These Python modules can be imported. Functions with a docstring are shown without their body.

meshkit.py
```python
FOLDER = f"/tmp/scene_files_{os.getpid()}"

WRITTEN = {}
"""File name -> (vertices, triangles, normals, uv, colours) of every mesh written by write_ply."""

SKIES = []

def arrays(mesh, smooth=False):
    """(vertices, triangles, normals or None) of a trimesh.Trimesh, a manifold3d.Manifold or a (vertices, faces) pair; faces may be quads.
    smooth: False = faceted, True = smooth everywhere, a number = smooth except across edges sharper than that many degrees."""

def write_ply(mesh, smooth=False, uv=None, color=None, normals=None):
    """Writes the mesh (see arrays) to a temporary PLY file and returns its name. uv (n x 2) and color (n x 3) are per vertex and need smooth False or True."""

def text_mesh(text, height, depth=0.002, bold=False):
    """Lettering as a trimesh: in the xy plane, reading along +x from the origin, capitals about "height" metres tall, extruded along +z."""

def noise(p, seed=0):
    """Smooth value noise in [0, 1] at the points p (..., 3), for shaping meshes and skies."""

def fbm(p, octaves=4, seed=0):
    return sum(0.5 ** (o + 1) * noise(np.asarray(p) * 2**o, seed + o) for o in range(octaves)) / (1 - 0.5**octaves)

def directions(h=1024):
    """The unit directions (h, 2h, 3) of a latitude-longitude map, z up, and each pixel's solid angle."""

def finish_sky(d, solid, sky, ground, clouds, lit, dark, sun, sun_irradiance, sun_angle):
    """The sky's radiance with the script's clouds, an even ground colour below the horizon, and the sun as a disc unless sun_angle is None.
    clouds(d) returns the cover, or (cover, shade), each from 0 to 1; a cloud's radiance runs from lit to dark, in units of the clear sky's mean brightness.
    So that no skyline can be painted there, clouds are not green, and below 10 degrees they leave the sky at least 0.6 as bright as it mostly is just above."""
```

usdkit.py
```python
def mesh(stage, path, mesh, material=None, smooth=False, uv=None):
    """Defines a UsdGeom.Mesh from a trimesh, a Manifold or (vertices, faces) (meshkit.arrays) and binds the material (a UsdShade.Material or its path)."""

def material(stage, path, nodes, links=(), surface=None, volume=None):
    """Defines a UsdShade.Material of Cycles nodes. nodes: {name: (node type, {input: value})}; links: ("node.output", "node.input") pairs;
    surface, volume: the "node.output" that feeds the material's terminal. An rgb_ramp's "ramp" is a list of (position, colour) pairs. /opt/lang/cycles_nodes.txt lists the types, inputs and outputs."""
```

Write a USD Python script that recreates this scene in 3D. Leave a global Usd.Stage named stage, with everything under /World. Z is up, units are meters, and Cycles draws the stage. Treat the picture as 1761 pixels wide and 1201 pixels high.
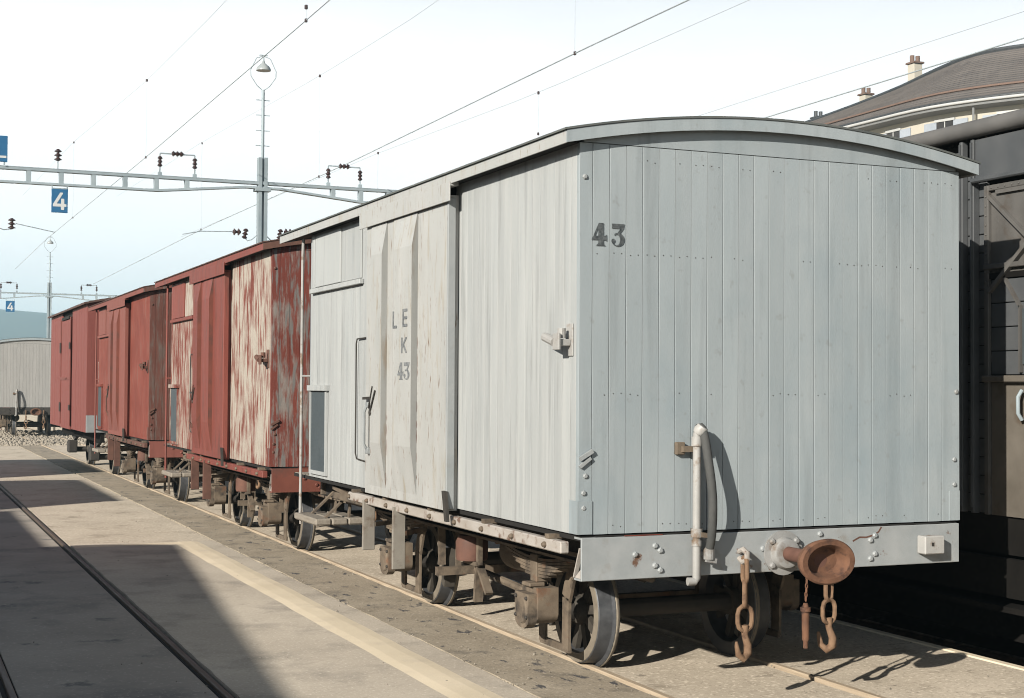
import math, random
import numpy as np
import trimesh
import usdkit, meshkit
from pxr import Usd, UsdGeom, UsdLux, UsdShade, Gf, Sdf, Vt
from shapely.geometry import Polygon, Point, box as sbox
from shapely.ops import unary_union

rnd = random.Random(43)
stage = Usd.Stage.CreateInMemory()
UsdGeom.SetStageUpAxis(stage, UsdGeom.Tokens.z)
UsdGeom.SetStageMetersPerUnit(stage, 1.0)
UsdGeom.Xform.Define(stage, '/World')
UsdGeom.Scope.Define(stage, '/World/Looks')

# ------------------------------------------------------------------ camera
CAM = np.array([-4.3611, -6.5021, 1.6450])
YAW, PITCH, ROLL = 0.40712, 0.025878, 0.0061545
FOCAL_PX, EXPOSURE = 2488.0, 1.22
fw = np.array([math.sin(YAW) * math.cos(PITCH), math.cos(YAW) * math.cos(PITCH), math.sin(PITCH)])
rt = np.array([math.cos(YAW), -math.sin(YAW), 0.0])
up = np.cross(rt, fw)
rt, up = math.cos(ROLL) * rt + math.sin(ROLL) * up, -math.sin(ROLL) * rt + math.cos(ROLL) * up
cam = UsdGeom.Camera.Define(stage, '/World/camera')
m = Gf.Matrix4d(*rt, 0, *up, 0, *(-fw), 0, *CAM, 1)
UsdGeom.Xformable(cam).AddTransformOp().Set(m)
cam.CreateHorizontalApertureAttr(36.0)
cam.CreateVerticalApertureAttr(36.0 * 698 / 1024)
cam.CreateFocalLengthAttr(36.0 * FOCAL_PX / 1761)
cam.CreateClippingRangeAttr(Gf.Vec2f(0.05, 20000))
cam.CreateExposureAttr(EXPOSURE)

# ------------------------------------------------------------------ sky and sun
SUN_TAN, SUN_K = 0.42, 0.645                      # shadows run (1, 0.645) across the ground
sdir = np.array([-1.0, -SUN_K, SUN_TAN * math.hypot(1, SUN_K)])
sdir /= np.linalg.norm(sdir)                      # towards the sun
SUN_EL, SUN_ROT = math.asin(sdir[2]), math.atan2(sdir[0], sdir[1])
sky_mat = usdkit.material(stage, '/World/Looks/sky_look', {
    'tc': ('texture_coordinate', {}),
    'sky': ('sky_texture', {'sky_type': 'single_scattering', 'sun_disc': False, 'sun_elevation': SUN_EL,
                            'sun_rotation': SUN_ROT, 'altitude': 450.0, 'air_density': 0.55,
                            'aerosol_density': 1.0, 'ozone_density': 1.0}),
    'sx': ('separate_xyz', {}),
    'veil': ('map_range', {'range_type': 'smoothstep', 'from_min': 0.20, 'from_max': 0.40, 'to_min': 0.93, 'to_max': 0.0, 'clamp': True}),
    'mp': ('mapping', {'scale': (1.6, 1.6, 5.0)}),
    'nz': ('noise_texture', {'scale': 1.3, 'detail': 5.0, 'roughness': 0.55}),
    'nr': ('map_range', {'from_min': 0.35, 'from_max': 0.7, 'to_min': 0.90, 'to_max': 1.10, 'clamp': True}),
    'mul': ('math', {'math_type': 'multiply', 'use_clamp': True}),
    'mx': ('mix_color', {'b': (11.9, 11.8, 11.6), 'use_clamp': False}),
    'bg': ('background_shader', {'strength': 0.05})},
    [('tc.generated', 'sx.vector'), ('sx.z', 'veil.value'), ('tc.generated', 'mp.vector'), ('mp.vector', 'nz.vector'),
     ('nz.fac', 'nr.value'), ('veil.result', 'mul.value1'), ('nr.result', 'mul.value2'), ('mul.value', 'mx.fac'),
     ('sky.color', 'mx.a'), ('mx.result', 'bg.color')], surface='bg.background')
dome = UsdLux.DomeLight.Define(stage, '/World/sky')
dome.CreateIntensityAttr(1.0)
UsdShade.MaterialBindingAPI.Apply(dome.GetPrim()).Bind(sky_mat)
dome.GetPrim().SetCustomDataByKey('kind', 'structure')
sun = UsdLux.DistantLight.Define(stage, '/World/sun')
sun.CreateIntensityAttr(1.25)
sun.CreateAngleAttr(0.53)
sun.CreateColorAttr(Gf.Vec3f(1.0, 0.95, 0.86))
sun.CreateNormalizeAttr(True)
zx = sdir
xx = np.cross([0, 0, 1.0], zx); xx /= np.linalg.norm(xx)
yx = np.cross(zx, xx)
UsdGeom.Xformable(sun).AddTransformOp().Set(Gf.Matrix4d(*xx, 0, *yx, 0, *zx, 0, 0, 0, 50, 1))

# ------------------------------------------------------------------ scene helpers
used = {}


def free(path):
    n = used.get(path, 0)
    used[path] = n + 1
    return path if n == 0 else f'{path}_{n:03d}'


def meta(prim, label=None, cat=None, group=None, kind=None):
    for k, v in (('label', label), ('category', cat), ('group', group), ('kind', kind)):
        if v:
            prim.SetCustomDataByKey(k, v)
    return prim


def thing(name, label, cat, loc=(0, 0, 0), rotz=0.0, group=None):
    x = UsdGeom.Xform.Define(stage, free('/World/' + name))
    x.AddTranslateOp().Set(Gf.Vec3d(*loc))
    if rotz:
        x.AddRotateZOp().Set(rotz)
    return meta(x.GetPrim(), label, cat, group)


def obj(name, mesh, mat, parent=None, smooth=False, label=None, cat=None, group=None, kind=None):
    base = parent.GetPath().pathString if parent is not None else '/World'
    if isinstance(mesh, MB):
        mesh = mesh.get()
    p = usdkit.mesh(stage, free(f'{base}/{name}'), mesh, M[mat], smooth=smooth)
    return meta(p.GetPrim(), label, cat, group, kind)


def part(name, parent):
    return UsdGeom.Xform.Define(stage, free(f'{parent.GetPath().pathString}/{name}')).GetPrim()


def copy_of(src, loc, label, group=None, rotz=0.0):
    d = src.GetCustomData()
    r = thing(src.GetName().rstrip('0123456789').rstrip('_'), label, d['category'], loc, rotz, group)
    r.GetReferences().AddInternalReference(src.GetPath())
    r.SetInstanceable(True)
    return r


# ------------------------------------------------------------------ mesh helpers
class MB:
    def __init__(s):
        s.v, s.f, s.n = [], [], 0

    def add(s, v, f):
        v = np.asarray(v, float); f = np.asarray(f, int)
        if f.shape[1] == 4:
            f = np.vstack([f[:, [0, 1, 2]], f[:, [0, 2, 3]]])
        s.v.append(v); s.f.append(f + s.n); s.n += len(v)
        return s

    def get(s):
        return trimesh.Trimesh(np.vstack(s.v), np.vstack(s.f), process=False)

    def tm(s, t):
        return s.add(t.vertices, t.faces)

    def box(s, a, b, ch=0.0):
        a, b = np.minimum(a, b), np.maximum(a, b)
        if ch > 0 and (b - a).min() > 2.1 * ch:
            pts = []
            for i in range(3):
                j, k = (i + 1) % 3, (i + 2) % 3
                for e in (a[i], b[i]):
                    for y in (a[j] + ch, b[j] - ch):
                        for z in (a[k] + ch, b[k] - ch):
                            p = [0, 0, 0]; p[i], p[j], p[k] = e, y, z
                            pts.append(p)
            h = trimesh.convex.convex_hull(np.array(pts))
            return s.add(h.vertices, h.faces)
        x0, y0, z0 = a; x1, y1, z1 = b
        v = [(x0, y0, z0), (x1, y0, z0), (x1, y1, z0), (x0, y1, z0), (x0, y0, z1), (x1, y0, z1), (x1, y1, z1), (x0, y1, z1)]
        return s.add(v, [(0, 3, 2, 1), (4, 5, 6, 7), (0, 1, 5, 4), (1, 2, 6, 5), (2, 3, 7, 6), (3, 0, 4, 7)])

    def hull(s, pts):
        h = trimesh.convex.convex_hull(np.array(pts, float))
        return s.add(h.vertices, h.faces)

    def bar(s, p, q, w, h, roll=(0, 0, 1)):
        p, q = np.array(p, float), np.array(q, float)
        d = q - p; d /= np.linalg.norm(d)
        r = np.array(roll, float)
        if abs(d @ r) > .98:
            r = np.array([1.0, 0, 0])
        a = np.cross(d, r); a /= np.linalg.norm(a)
        c = np.cross(a, d)
        v = [e + a * i * w / 2 + c * j * h / 2 for e in (p, q) for i, j in ((-1, -1), (1, -1), (1, 1), (-1, 1))]
        return s.add(v, [(0, 1, 2, 3), (7, 6, 5, 4), (0, 4, 5, 1), (1, 5, 6, 2), (2, 6, 7, 3), (3, 7, 4, 0)])

    def tube(s, path, r, n=8, closed=False):
        P = np.array(path, float)
        k = len(P)
        rr = np.broadcast_to(np.asarray(r, float), k)
        rings, ref = [], None
        for i in range(k):
            if closed:
                t = P[(i + 1) % k] - P[i - 1]
            else:
                t = P[min(i + 1, k - 1)] - P[max(i - 1, 0)]
            t /= np.linalg.norm(t)
            if ref is None:
                ref = np.array([0, 0, 1.0]) if abs(t[2]) < .9 else np.array([1.0, 0, 0])
            a = ref - t * (ref @ t); a /= np.linalg.norm(a); ref = a
            b = np.cross(t, a)
            th = np.arange(n) * 2 * np.pi / n
            rings.append(P[i] + rr[i] * (np.cos(th)[:, None] * a + np.sin(th)[:, None] * b))
        v = np.vstack(rings); f = []
        for i in range(k if closed else k - 1):
            i2 = (i + 1) % k
            for j in range(n):
                f.append((i * n + j, i * n + (j + 1) % n, i2 * n + (j + 1) % n, i2 * n + j))
        s.add(v, f)
        if not closed:
            s.add(rings[0], [(0, j + 1, j) for j in range(1, n - 1)])
            s.add(rings[-1], [(0, j, j + 1) for j in range(1, n - 1)])
        return s

    def lathe(s, prof, c, axis, n=24):
        """prof: (radius, along) pairs turned about the axis through c."""
        ax = np.array(axis, float); ax /= np.linalg.norm(ax)
        r = np.array([0, 0, 1.0]) if abs(ax[2]) < .9 else np.array([1.0, 0, 0])
        a = r - ax * (r @ ax); a /= np.linalg.norm(a); b = np.cross(ax, a)
        th = np.arange(n) * 2 * np.pi / n
        v = np.vstack([np.array(c) + ax * h + max(q, 1e-4) * (np.cos(th)[:, None] * a + np.sin(th)[:, None] * b) for q, h in prof])
        f = []
        for i in range(len(prof) - 1):
            for j in range(n):
                f.append((i * n + j, i * n + (j + 1) % n, (i + 1) * n + (j + 1) % n, (i + 1) * n + j))
        return s.add(v, f)

    def cyl(s, p, q, r, n=12):
        p, q = np.array(p, float), np.array(q, float)
        L = np.linalg.norm(q - p)
        return s.lathe([(0, 0), (r, 0), (r, L), (0, L)], p, q - p, n)

    def bolt(s, c, axis, r=.014, h=.012):
        return s.lathe([(r, 0), (r, h * .5), (r * .6, h), (0, h)], c, axis, 7)

    def poly(s, shape, depth, M3):
        """shape extruded by depth, then placed by a 4x4 matrix."""
        for g in getattr(shape, 'geoms', [shape]):
            t = trimesh.creation.extrude_polygon(g, depth, engine='earcut')
            t.apply_transform(M3)
            s.tm(t)
        return s


def frame(o, u, v):
    """4x4 matrix: x -> u, y -> v, z -> u x v, origin o."""
    u, v = np.array(u, float), np.array(v, float)
    T = np.eye(4); T[:3, 0], T[:3, 1], T[:3, 2], T[:3, 3] = u, v, np.cross(u, v), o
    return T


# ------------------------------------------------------------------ materials
M = {}
ALB = .45          # most surface colours lowered so that a higher exposure turns the sky white


def dim(c):
    return tuple(ALB * q for q in c)


def make(name, nodes, links, surface='p.BSDF'):
    M[name] = usdkit.material(stage, '/World/Looks/' + name, nodes, links, surface=surface)


GROUND_LOOKS = ('worn_asphalt', 'rail_head', 'yard_ground', 'far_gravel', 'concrete_slab', 'cream_strip', 'asphalt_strip')


def surf(name, c1, c2, scale=6.0, stretch=(1, 1, 1), rough=.6, bump=.25, spec=.35, vary=.10, dirt=None, dirt_at=(.58, .72), dirt_scale=3.0,
         dirt_stretch=(1, 1, 1), metallic=0.0, fine=120.0, island=False, extra=None):
    """Two-tone noise colour, optional dirt / rust patches, per-object tone shift, fine bump."""
    keep = name in GROUND_LOOKS
    dim = (lambda c: c) if keep else globals()['dim']
    c1, c2 = dim(c1), dim(c2)
    dirt = dim(dirt) if dirt else None
    extra = [(dim(e[0]), *e[1:]) for e in extra or []]
    nodes = {
        'g': ('geometry', {}), 'oi': ('object_info', {}),
        'm1': ('mapping', {'scale': stretch}), 'n1': ('noise_texture', {'scale': scale, 'detail': 6.0, 'roughness': .6}),
        'r1': ('rgb_ramp', {'ramp': [(.30, c1), (.70, c2)]}),
        'n2': ('noise_texture', {'scale': fine, 'detail': 3.0, 'roughness': .6}),
        'vr': ('map_range', {'from_min': 0, 'from_max': 1, 'to_min': 1 - vary, 'to_max': 1 + vary}),
        'cc': ('combine_color', {}),
        'mul': ('mix_color', {'blend_type': 'multiply', 'fac': 1.0, 'use_clamp': False}),
        'bh': ('math', {'math_type': 'multiply_add', 'value2': .35}),
        'b': ('bump', {'strength': bump, 'distance': .006}),
        'rr': ('map_range', {'from_min': .3, 'from_max': .7, 'to_min': max(rough - .1, .02), 'to_max': min(rough + .12, 1)}),
        'p': ('principled_bsdf', {'specular_ior_level': spec, 'metallic': metallic})}
    links = [('g.position', 'm1.vector'), ('m1.vector', 'n1.vector'), ('n1.fac', 'r1.fac'), ('m1.vector', 'n2.vector'),
             ('g.random_per_island' if island else 'oi.random', 'vr.value'),
             ('vr.result', 'cc.r'), ('vr.result', 'cc.g'), ('vr.result', 'cc.b'), ('cc.color', 'mul.b'),
             ('n2.fac', 'bh.value1'), ('n1.fac', 'bh.value3'), ('bh.value', 'b.height'), ('b.normal', 'p.normal'),
             ('n1.fac', 'rr.value'), ('rr.result', 'p.roughness'), ('mul.result', 'p.base_color')]
    last = 'r1.color'
    for i, d in enumerate(([(dirt, dirt_at, dirt_scale, dirt_stretch)] if dirt else []) + (extra or [])):
        col, (lo, hi), sc, st = d[:4]
        nodes.update({f'dm{i}': ('mapping', {'scale': st, 'location': (3.7 * i + 1.3, 1.1 * i, 2.9 * i)}),
                      f'dn{i}': ('noise_texture', {'scale': sc, 'detail': 7.0, 'roughness': .62}),
                      f'dr{i}': ('map_range', {'from_min': lo, 'from_max': hi, 'to_min': 0, 'to_max': d[4] if len(d) > 4 else 1, 'clamp': True}),
                      f'dx{i}': ('mix_color', {'b': col})})
        links += [('g.position', f'dm{i}.vector'), (f'dm{i}.vector', f'dn{i}.vector'), (f'dn{i}.fac', f'dr{i}.value'),
                  (f'dr{i}.result', f'dx{i}.fac'), (last, f'dx{i}.a')]
        last = f'dx{i}.result'
    links.append((last, 'mul.a'))
    make(name, nodes, links)


VERT = (9, 9, .55)
surf('grey_paint', (.50, .52, .515), (.60, .61, .595), 2.2, VERT, rough=.55, bump=.22, vary=.06, dirt=(.31, .315, .31), dirt_at=(.54, .78), dirt_scale=1.6, dirt_stretch=(10, 10, .5),
     extra=[((.36, .28, .20), (.70, .78), 5, (4, 4, .9), .6), ((.22, .22, .21), (.72, .76), 9, (3, 3, 1), .5)])
surf('grey_end_paint', (.42, .475, .495), (.495, .54, .555), 1.2, (3, 3, .7), rough=.5, bump=.32, vary=.05, dirt=(.32, .355, .365), dirt_at=(.52, .82), dirt_scale=1.3, dirt_stretch=(7, 7, .45),
     extra=[((.30, .25, .20), (.72, .78), 8, (3, 3, 1), .5), ((.30, .385, .43), (.50, .72), .9, (1.2, 1, 1), .55), ((.30, .30, .29), (.62, .70), 16, (1, 1, 1), .35)])  # the side's grey darkened and blued; the end's weaker sunlight is painted in
surf('grey_door_paint', (.54, .54, .515), (.615, .61, .585), 2.0, (4, 4, .8), rough=.45, bump=.12, vary=.03, dirt=(.46, .39, .28), dirt_at=(.55, .75), dirt_scale=2.4, dirt_stretch=(6, 6, .9),
     extra=[((.22, .11, .05), (.62, .67), 6, (9, 9, 1.3), .9), ((.36, .37, .36), (.58, .72), 1.5, (5, 5, .4), .5)])
surf('grey_beam_paint', (.36, .385, .39), (.45, .465, .465), 5, (1.5, 1.5, 1.5), rough=.55, bump=.2, dirt=(.30, .27, .23), dirt_at=(.56, .76), dirt_scale=5,
     extra=[((.16, .07, .03), (.66, .70), 7, (1, 1, 1), .9)])
surf('rail_paint', (.50, .44, .38), (.62, .57, .52), 6, (2, 1, 3), rough=.55, dirt=(.22, .13, .09), dirt_at=(.56, .64), dirt_scale=9)
surf('roof_felt', (.10, .11, .105), (.17, .18, .17), 3, rough=.85)
surf('roof_rust', (.10, .05, .04), (.17, .10, .08), 3, rough=.85)
surf('slate_board', (.075, .095, .105), (.095, .115, .125), 4, rough=.6, bump=.05)
surf('lettering', (.035, .045, .05), (.16, .175, .18), 60, rough=.7, bump=.05)
surf('faded_lettering', (.10, .11, .12), (.36, .37, .37), 40, rough=.7, bump=.05)
surf('dark_gap', (.012, .011, .01), (.02, .018, .016), 6, rough=.9)
surf('red_trim', (.26, .05, .03), (.33, .08, .05), 6, rough=.6)
surf('dusty_iron', (.16, .12, .085), (.27, .21, .15), 9, rough=.8, bump=.4, dirt=(.05, .04, .032), dirt_at=(.50, .68), dirt_scale=7,
     extra=[((.22, .10, .05), (.58, .68), 6, (1, 1, 1), .7)])
surf('dusty_grey', (.30, .27, .23), (.40, .365, .31), 7, rough=.8, bump=.3, dirt=(.20, .15, .11), dirt_at=(.55, .70), dirt_scale=8)
surf('rust_iron', (.13, .058, .032), (.26, .125, .07), 14, rough=.85, bump=.5, dirt=(.07, .035, .025), dirt_at=(.55, .68), dirt_scale=12)
surf('chain_rust', (.19, .105, .058), (.34, .21, .125), 18, rough=.85, bump=.5, dirt=(.15, .085, .05), dirt_at=(.56, .68), dirt_scale=16)
surf('grey_flange', (.33, .33, .32), (.42, .41, .395), 8, rough=.55, bump=.25, dirt=(.22, .17, .13), dirt_at=(.56, .70), dirt_scale=9)
surf('dark_rust', (.13, .06, .042), (.21, .10, .07), 10, rough=.8, bump=.4)
surf('dark_iron', (.035, .031, .027), (.07, .06, .05), 9, rough=.75, bump=.3)
surf('wheel_iron', (.055, .047, .038), (.11, .095, .075), 8, rough=.75, bump=.35)  # iron darkened to take in the shadow of axle box and guard
surf('tread_steel', (.11, .115, .125), (.17, .175, .185), 20, rough=.45, metallic=.5, bump=.12)
surf('rim_iron', (.24, .20, .155), (.34, .29, .22), 14, rough=.7)
surf('grey_pipe', (.46, .45, .43), (.55, .53, .50), 8, rough=.5, dirt=(.28, .20, .14), dirt_at=(.56, .66), dirt_scale=9)
surf('rubber_hose', (.075, .078, .076), (.12, .12, .115), 14, rough=.8, bump=.35)
surf('step_wood', (.34, .29, .235), (.46, .405, .33), 4, (14, 2, 10), rough=.85, bump=.5)


def peeled(name, red, pale, wood, f_pale, f_wood, scale=2.4, pale_lo=None):
    """Red oxide paint flaked off in vertical strips down to undercoat and bare grey wood."""
    red, pale, wood = dim(red), dim(pale), dim(wood)
    nodes = {
        'g': ('geometry', {}), 'oi': ('object_info', {}), 'm1': ('mapping', {'scale': (9, 9, 1.1)}), 'm2': ('mapping', {'scale': (15, 15, 1.6), 'location': (5, 2, 3)}),
        'm3': ('mapping', {'scale': (30, 30, 6)}),
        'n1': ('noise_texture', {'scale': scale, 'detail': 9.0, 'roughness': .68}),
        'n2': ('noise_texture', {'scale': scale * .8, 'detail': 9.0, 'roughness': .66}),
        'n3': ('noise_texture', {'scale': 2.0, 'detail': 5.0, 'roughness': .6}),
        'nr': ('noise_texture', {'scale': 2.6, 'detail': 5.0}),
        'ra': ('rgb_ramp', {'ramp': [(.3, tuple(c * .82 for c in red)), (.7, tuple(c * 1.15 for c in red))]}),
        'pa': ('rgb_ramp', {'ramp': [(.3, tuple(c * .78 for c in pale)), (.7, pale)]}),
        'f1': ('map_range', {'from_min': f_pale, 'from_max': f_pale + .12, 'to_min': 0, 'to_max': 1, 'clamp': True}),
        'f2': ('map_range', {'from_min': f_wood, 'from_max': f_wood + .09, 'to_min': 0, 'to_max': 1, 'clamp': True}),
        'pm': ('math', {'math_type': 'multiply_add', 'value2': .42}), 'pn': ('math', {'math_type': 'subtract', 'value2': .21}), 'x1': ('mix_color', {}), 'x2': ('mix_color', {'b': wood}),
        'sh': ('map_range', {'from_min': 0, 'from_max': 1, 'to_min': .9, 'to_max': 1.1}), 'cc': ('combine_color', {}),
        'mul': ('mix_color', {'blend_type': 'multiply', 'fac': 1.0}),
        'b': ('bump', {'strength': .4, 'distance': .008}), 'p': ('principled_bsdf', {'roughness': .72, 'specular_ior_level': .25})}
    links = [('g.position', 'm1.vector'), ('g.position', 'm2.vector'), ('g.position', 'm3.vector'), ('m1.vector', 'n1.vector'), ('m2.vector', 'n2.vector'), ('m3.vector', 'n3.vector'),
             ('g.position', 'nr.vector'), ('nr.fac', 'ra.fac'), ('n3.fac', 'pa.fac'), ('nr.fac', 'pm.value1'), ('n1.fac', 'pm.value3'), ('pm.value', 'pn.value1'), ('pn.value', 'f1.value'), ('n2.fac', 'f2.value'),
             ('f1.result', 'x1.fac'), ('ra.color', 'x1.a'), ('pa.color', 'x1.b'), ('f2.result', 'x2.fac'), ('x1.result', 'x2.a'),
             ('g.random_per_island', 'sh.value'), ('sh.result', 'cc.r'), ('sh.result', 'cc.g'), ('sh.result', 'cc.b'), ('x2.result', 'mul.a'), ('cc.color', 'mul.b'),
             ('mul.result', 'p.base_color'), ('n1.fac', 'b.height'), ('b.normal', 'p.normal')]
    make(name, nodes, links)


RED = (.29, .062, .040)
peeled('red_peeled_white', (.31, .082, .055), (.72, .64, .54), (.42, .37, .33), .41, .70)
peeled('red_part_peeled', (.31, .072, .048), (.66, .57, .48), (.34, .31, .28), .455, .66)
peeled('red_grey_wood', (.26, .066, .047), (.44, .38, .34), (.27, .255, .24), .535, .505)
surf('red_door', (.265, .062, .044), (.325, .089, .065), 2.5, (3, 3, .8), rough=.6, bump=.15, dirt=(.17, .065, .05), dirt_at=(.52, .72), dirt_scale=3, dirt_stretch=(5, 5, .8))
peeled('red_faded', (.32, .078, .053), (.36, .17, .13), (.32, .25, .21), .545, .68)
surf('dirty_red', (.19, .055, .035), (.28, .085, .055), 4, rough=.75, bump=.3, dirt=(.12, .06, .045), dirt_at=(.5, .7), dirt_scale=5)  # dirt on the beam; on the rib flanks it paints in shade
surf('grimy_flank', (.33, .335, .32), (.41, .41, .39), 3, (4, 4, .8), rough=.6, dirt=(.27, .20, .13), dirt_at=(.52, .70), dirt_scale=2.2, dirt_stretch=(4, 4, .8))  # grime plus the shade of the near-facing flank, put into the colour
surf('red_faded_door', (.27, .085, .062), (.33, .110, .085), 2.5, (4, 4, .7), rough=.7, bump=.2, dirt=(.22, .08, .06), dirt_at=(.55, .75), dirt_scale=3, dirt_stretch=(6, 6, .6))
peeled('brown_grey_end', (.20, .075, .055), (.22, .15, .125), (.24, .21, .19), .50, .56)
surf('red_plain', (.295, .074, .056), (.35, .094, .074), 2.5, (5, 5, .6), rough=.65, bump=.2, island=True, dirt=(.23, .06, .05), dirt_at=(.58, .75), dirt_scale=3, dirt_stretch=(6, 6, .6))
surf('pale_van_paint', (.47, .455, .43), (.56, .54, .51), 2.5, (5, 5, .5), rough=.65, island=True)

# ground
surf('yard_ground', (.345, .295, .23), (.45, .385, .305), 1.3, rough=.92, bump=.9, spec=.1, vary=0, fine=55, dirt=(.20, .165, .125), dirt_at=(.55, .75), dirt_scale=2.5,
     extra=[((.13, .11, .09), (.66, .70), 5, (.7, 1.6, 1), .7), ((.64, .56, .45), (.55, .64), 34, (1, 1, 1), .75), ((.17, .14, .11), (.56, .64), 45, (1, 1, 1), .6)])
surf('far_gravel', (.42, .35, .26), (.55, .47, .36), 1.2, rough=.95, bump=1.0, spec=.1, vary=0, fine=30, dirt=(.25, .21, .16), dirt_at=(.55, .7), dirt_scale=4)
surf('concrete_slab', (.325, .28, .225), (.42, .365, .295), .9, rough=.9, bump=.5, spec=.12, vary=0, fine=90, dirt=(.21, .185, .155), dirt_at=(.50, .74), dirt_scale=1.7,
     extra=[((.19, .165, .14), (.64, .72), 6, (.6, 1.5, 1), .5), ((.62, .55, .46), (.56, .65), 50, (1, 1, 1), .5), ((.26, .225, .18), (.57, .66), 38, (1, 1, 1), .5)])
surf('cream_strip', (.48, .405, .295), (.56, .475, .355), 1.6, rough=.9, bump=.4, spec=.1, vary=0, dirt=(.46, .39, .30), dirt_at=(.54, .74), dirt_scale=4)
surf('asphalt_strip', (.215, .18, .135), (.30, .255, .195), 2.2, rough=.93, bump=1.0, spec=.1, vary=0, fine=60, dirt=(.13, .115, .095), dirt_at=(.54, .70), dirt_scale=3,
     extra=[((.05, .05, .055), (.605, .645), 4.2, (2.4, 1.0, 1), .9), ((.42, .36, .29), (.56, .65), 40, (1, 1, 1), .6), ((.10, .09, .075), (.56, .65), 55, (1, 1, 1), .55)])
surf('ballast', (.05, .042, .035), (.09, .075, .06), 6, rough=.95, bump=1.0, spec=.1, vary=0)
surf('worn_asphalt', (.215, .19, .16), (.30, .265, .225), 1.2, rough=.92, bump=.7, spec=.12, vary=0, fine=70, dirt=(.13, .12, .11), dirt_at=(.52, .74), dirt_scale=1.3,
     extra=[((.075, .075, .075), (.62, .68), 2.2, (1, 1, 1), .7), ((.45, .40, .34), (.57, .66), 45, (1, 1, 1), .45)])  # left ground toned darker to deepen the shadow lying on it
surf('rail_head', (.24, .185, .13), (.36, .29, .21), 8, (6, .4, 6), rough=.55, metallic=.0, bump=.1)
surf('rail_old', (.14, .10, .075), (.22, .16, .12), 8, (6, .6, 6), rough=.6, metallic=.3, bump=.2)
surf('groove_dirt', (.03, .026, .022), (.06, .05, .04), 8, rough=.95)
surf('hill_forest', (.030, .045, .030), (.075, .090, .050), .02, rough=.95, bump=0, spec=.05, vary=0)
# right-hand coach, building, overhead line
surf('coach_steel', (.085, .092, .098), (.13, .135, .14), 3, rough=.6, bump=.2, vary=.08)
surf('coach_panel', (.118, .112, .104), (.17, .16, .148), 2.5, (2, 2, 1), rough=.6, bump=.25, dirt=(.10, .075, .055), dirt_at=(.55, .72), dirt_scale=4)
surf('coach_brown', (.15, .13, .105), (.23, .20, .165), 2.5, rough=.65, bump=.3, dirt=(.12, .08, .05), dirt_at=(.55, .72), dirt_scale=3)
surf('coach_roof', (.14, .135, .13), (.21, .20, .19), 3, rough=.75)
surf('soot', (.010, .009, .008), (.018, .016, .014), 4, rough=.9, spec=.1)  # near-black that paints in deep shade under vehicles and in recesses
surf('tan_timber', (.36, .28, .18), (.48, .38, .26), 5, rough=.8)
surf('render_wall', (.62, .57, .47), (.70, .645, .54), 1.0, rough=.9, vary=.02)
surf('eave_white', (.62, .62, .61), (.70, .70, .68), 2, rough=.7)
surf('eave_grey', (.22, .225, .225), (.28, .28, .275), 2, rough=.8)
surf('gutter_dark', (.05, .055, .06), (.07, .075, .08), 3, rough=.5)
surf('brown_tiles', (.135, .118, .108), (.19, .165, .15), .8, rough=.85, bump=.4, vary=.10, dirt=(.11, .095, .09), dirt_at=(.55, .7), dirt_scale=.6)
surf('ridge_tiles', (.20, .125, .095), (.25, .16, .12), 3, rough=.8)
surf('shutter_blue', (.42, .47, .54), (.50, .54, .60), 3, rough=.6)
surf('window_dark', (.03, .028, .027), (.06, .05, .045), 1, rough=.25)
surf('galvanised', (.40, .48, .52), (.50, .575, .61), 3, rough=.55, metallic=.15, bump=.1)
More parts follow.
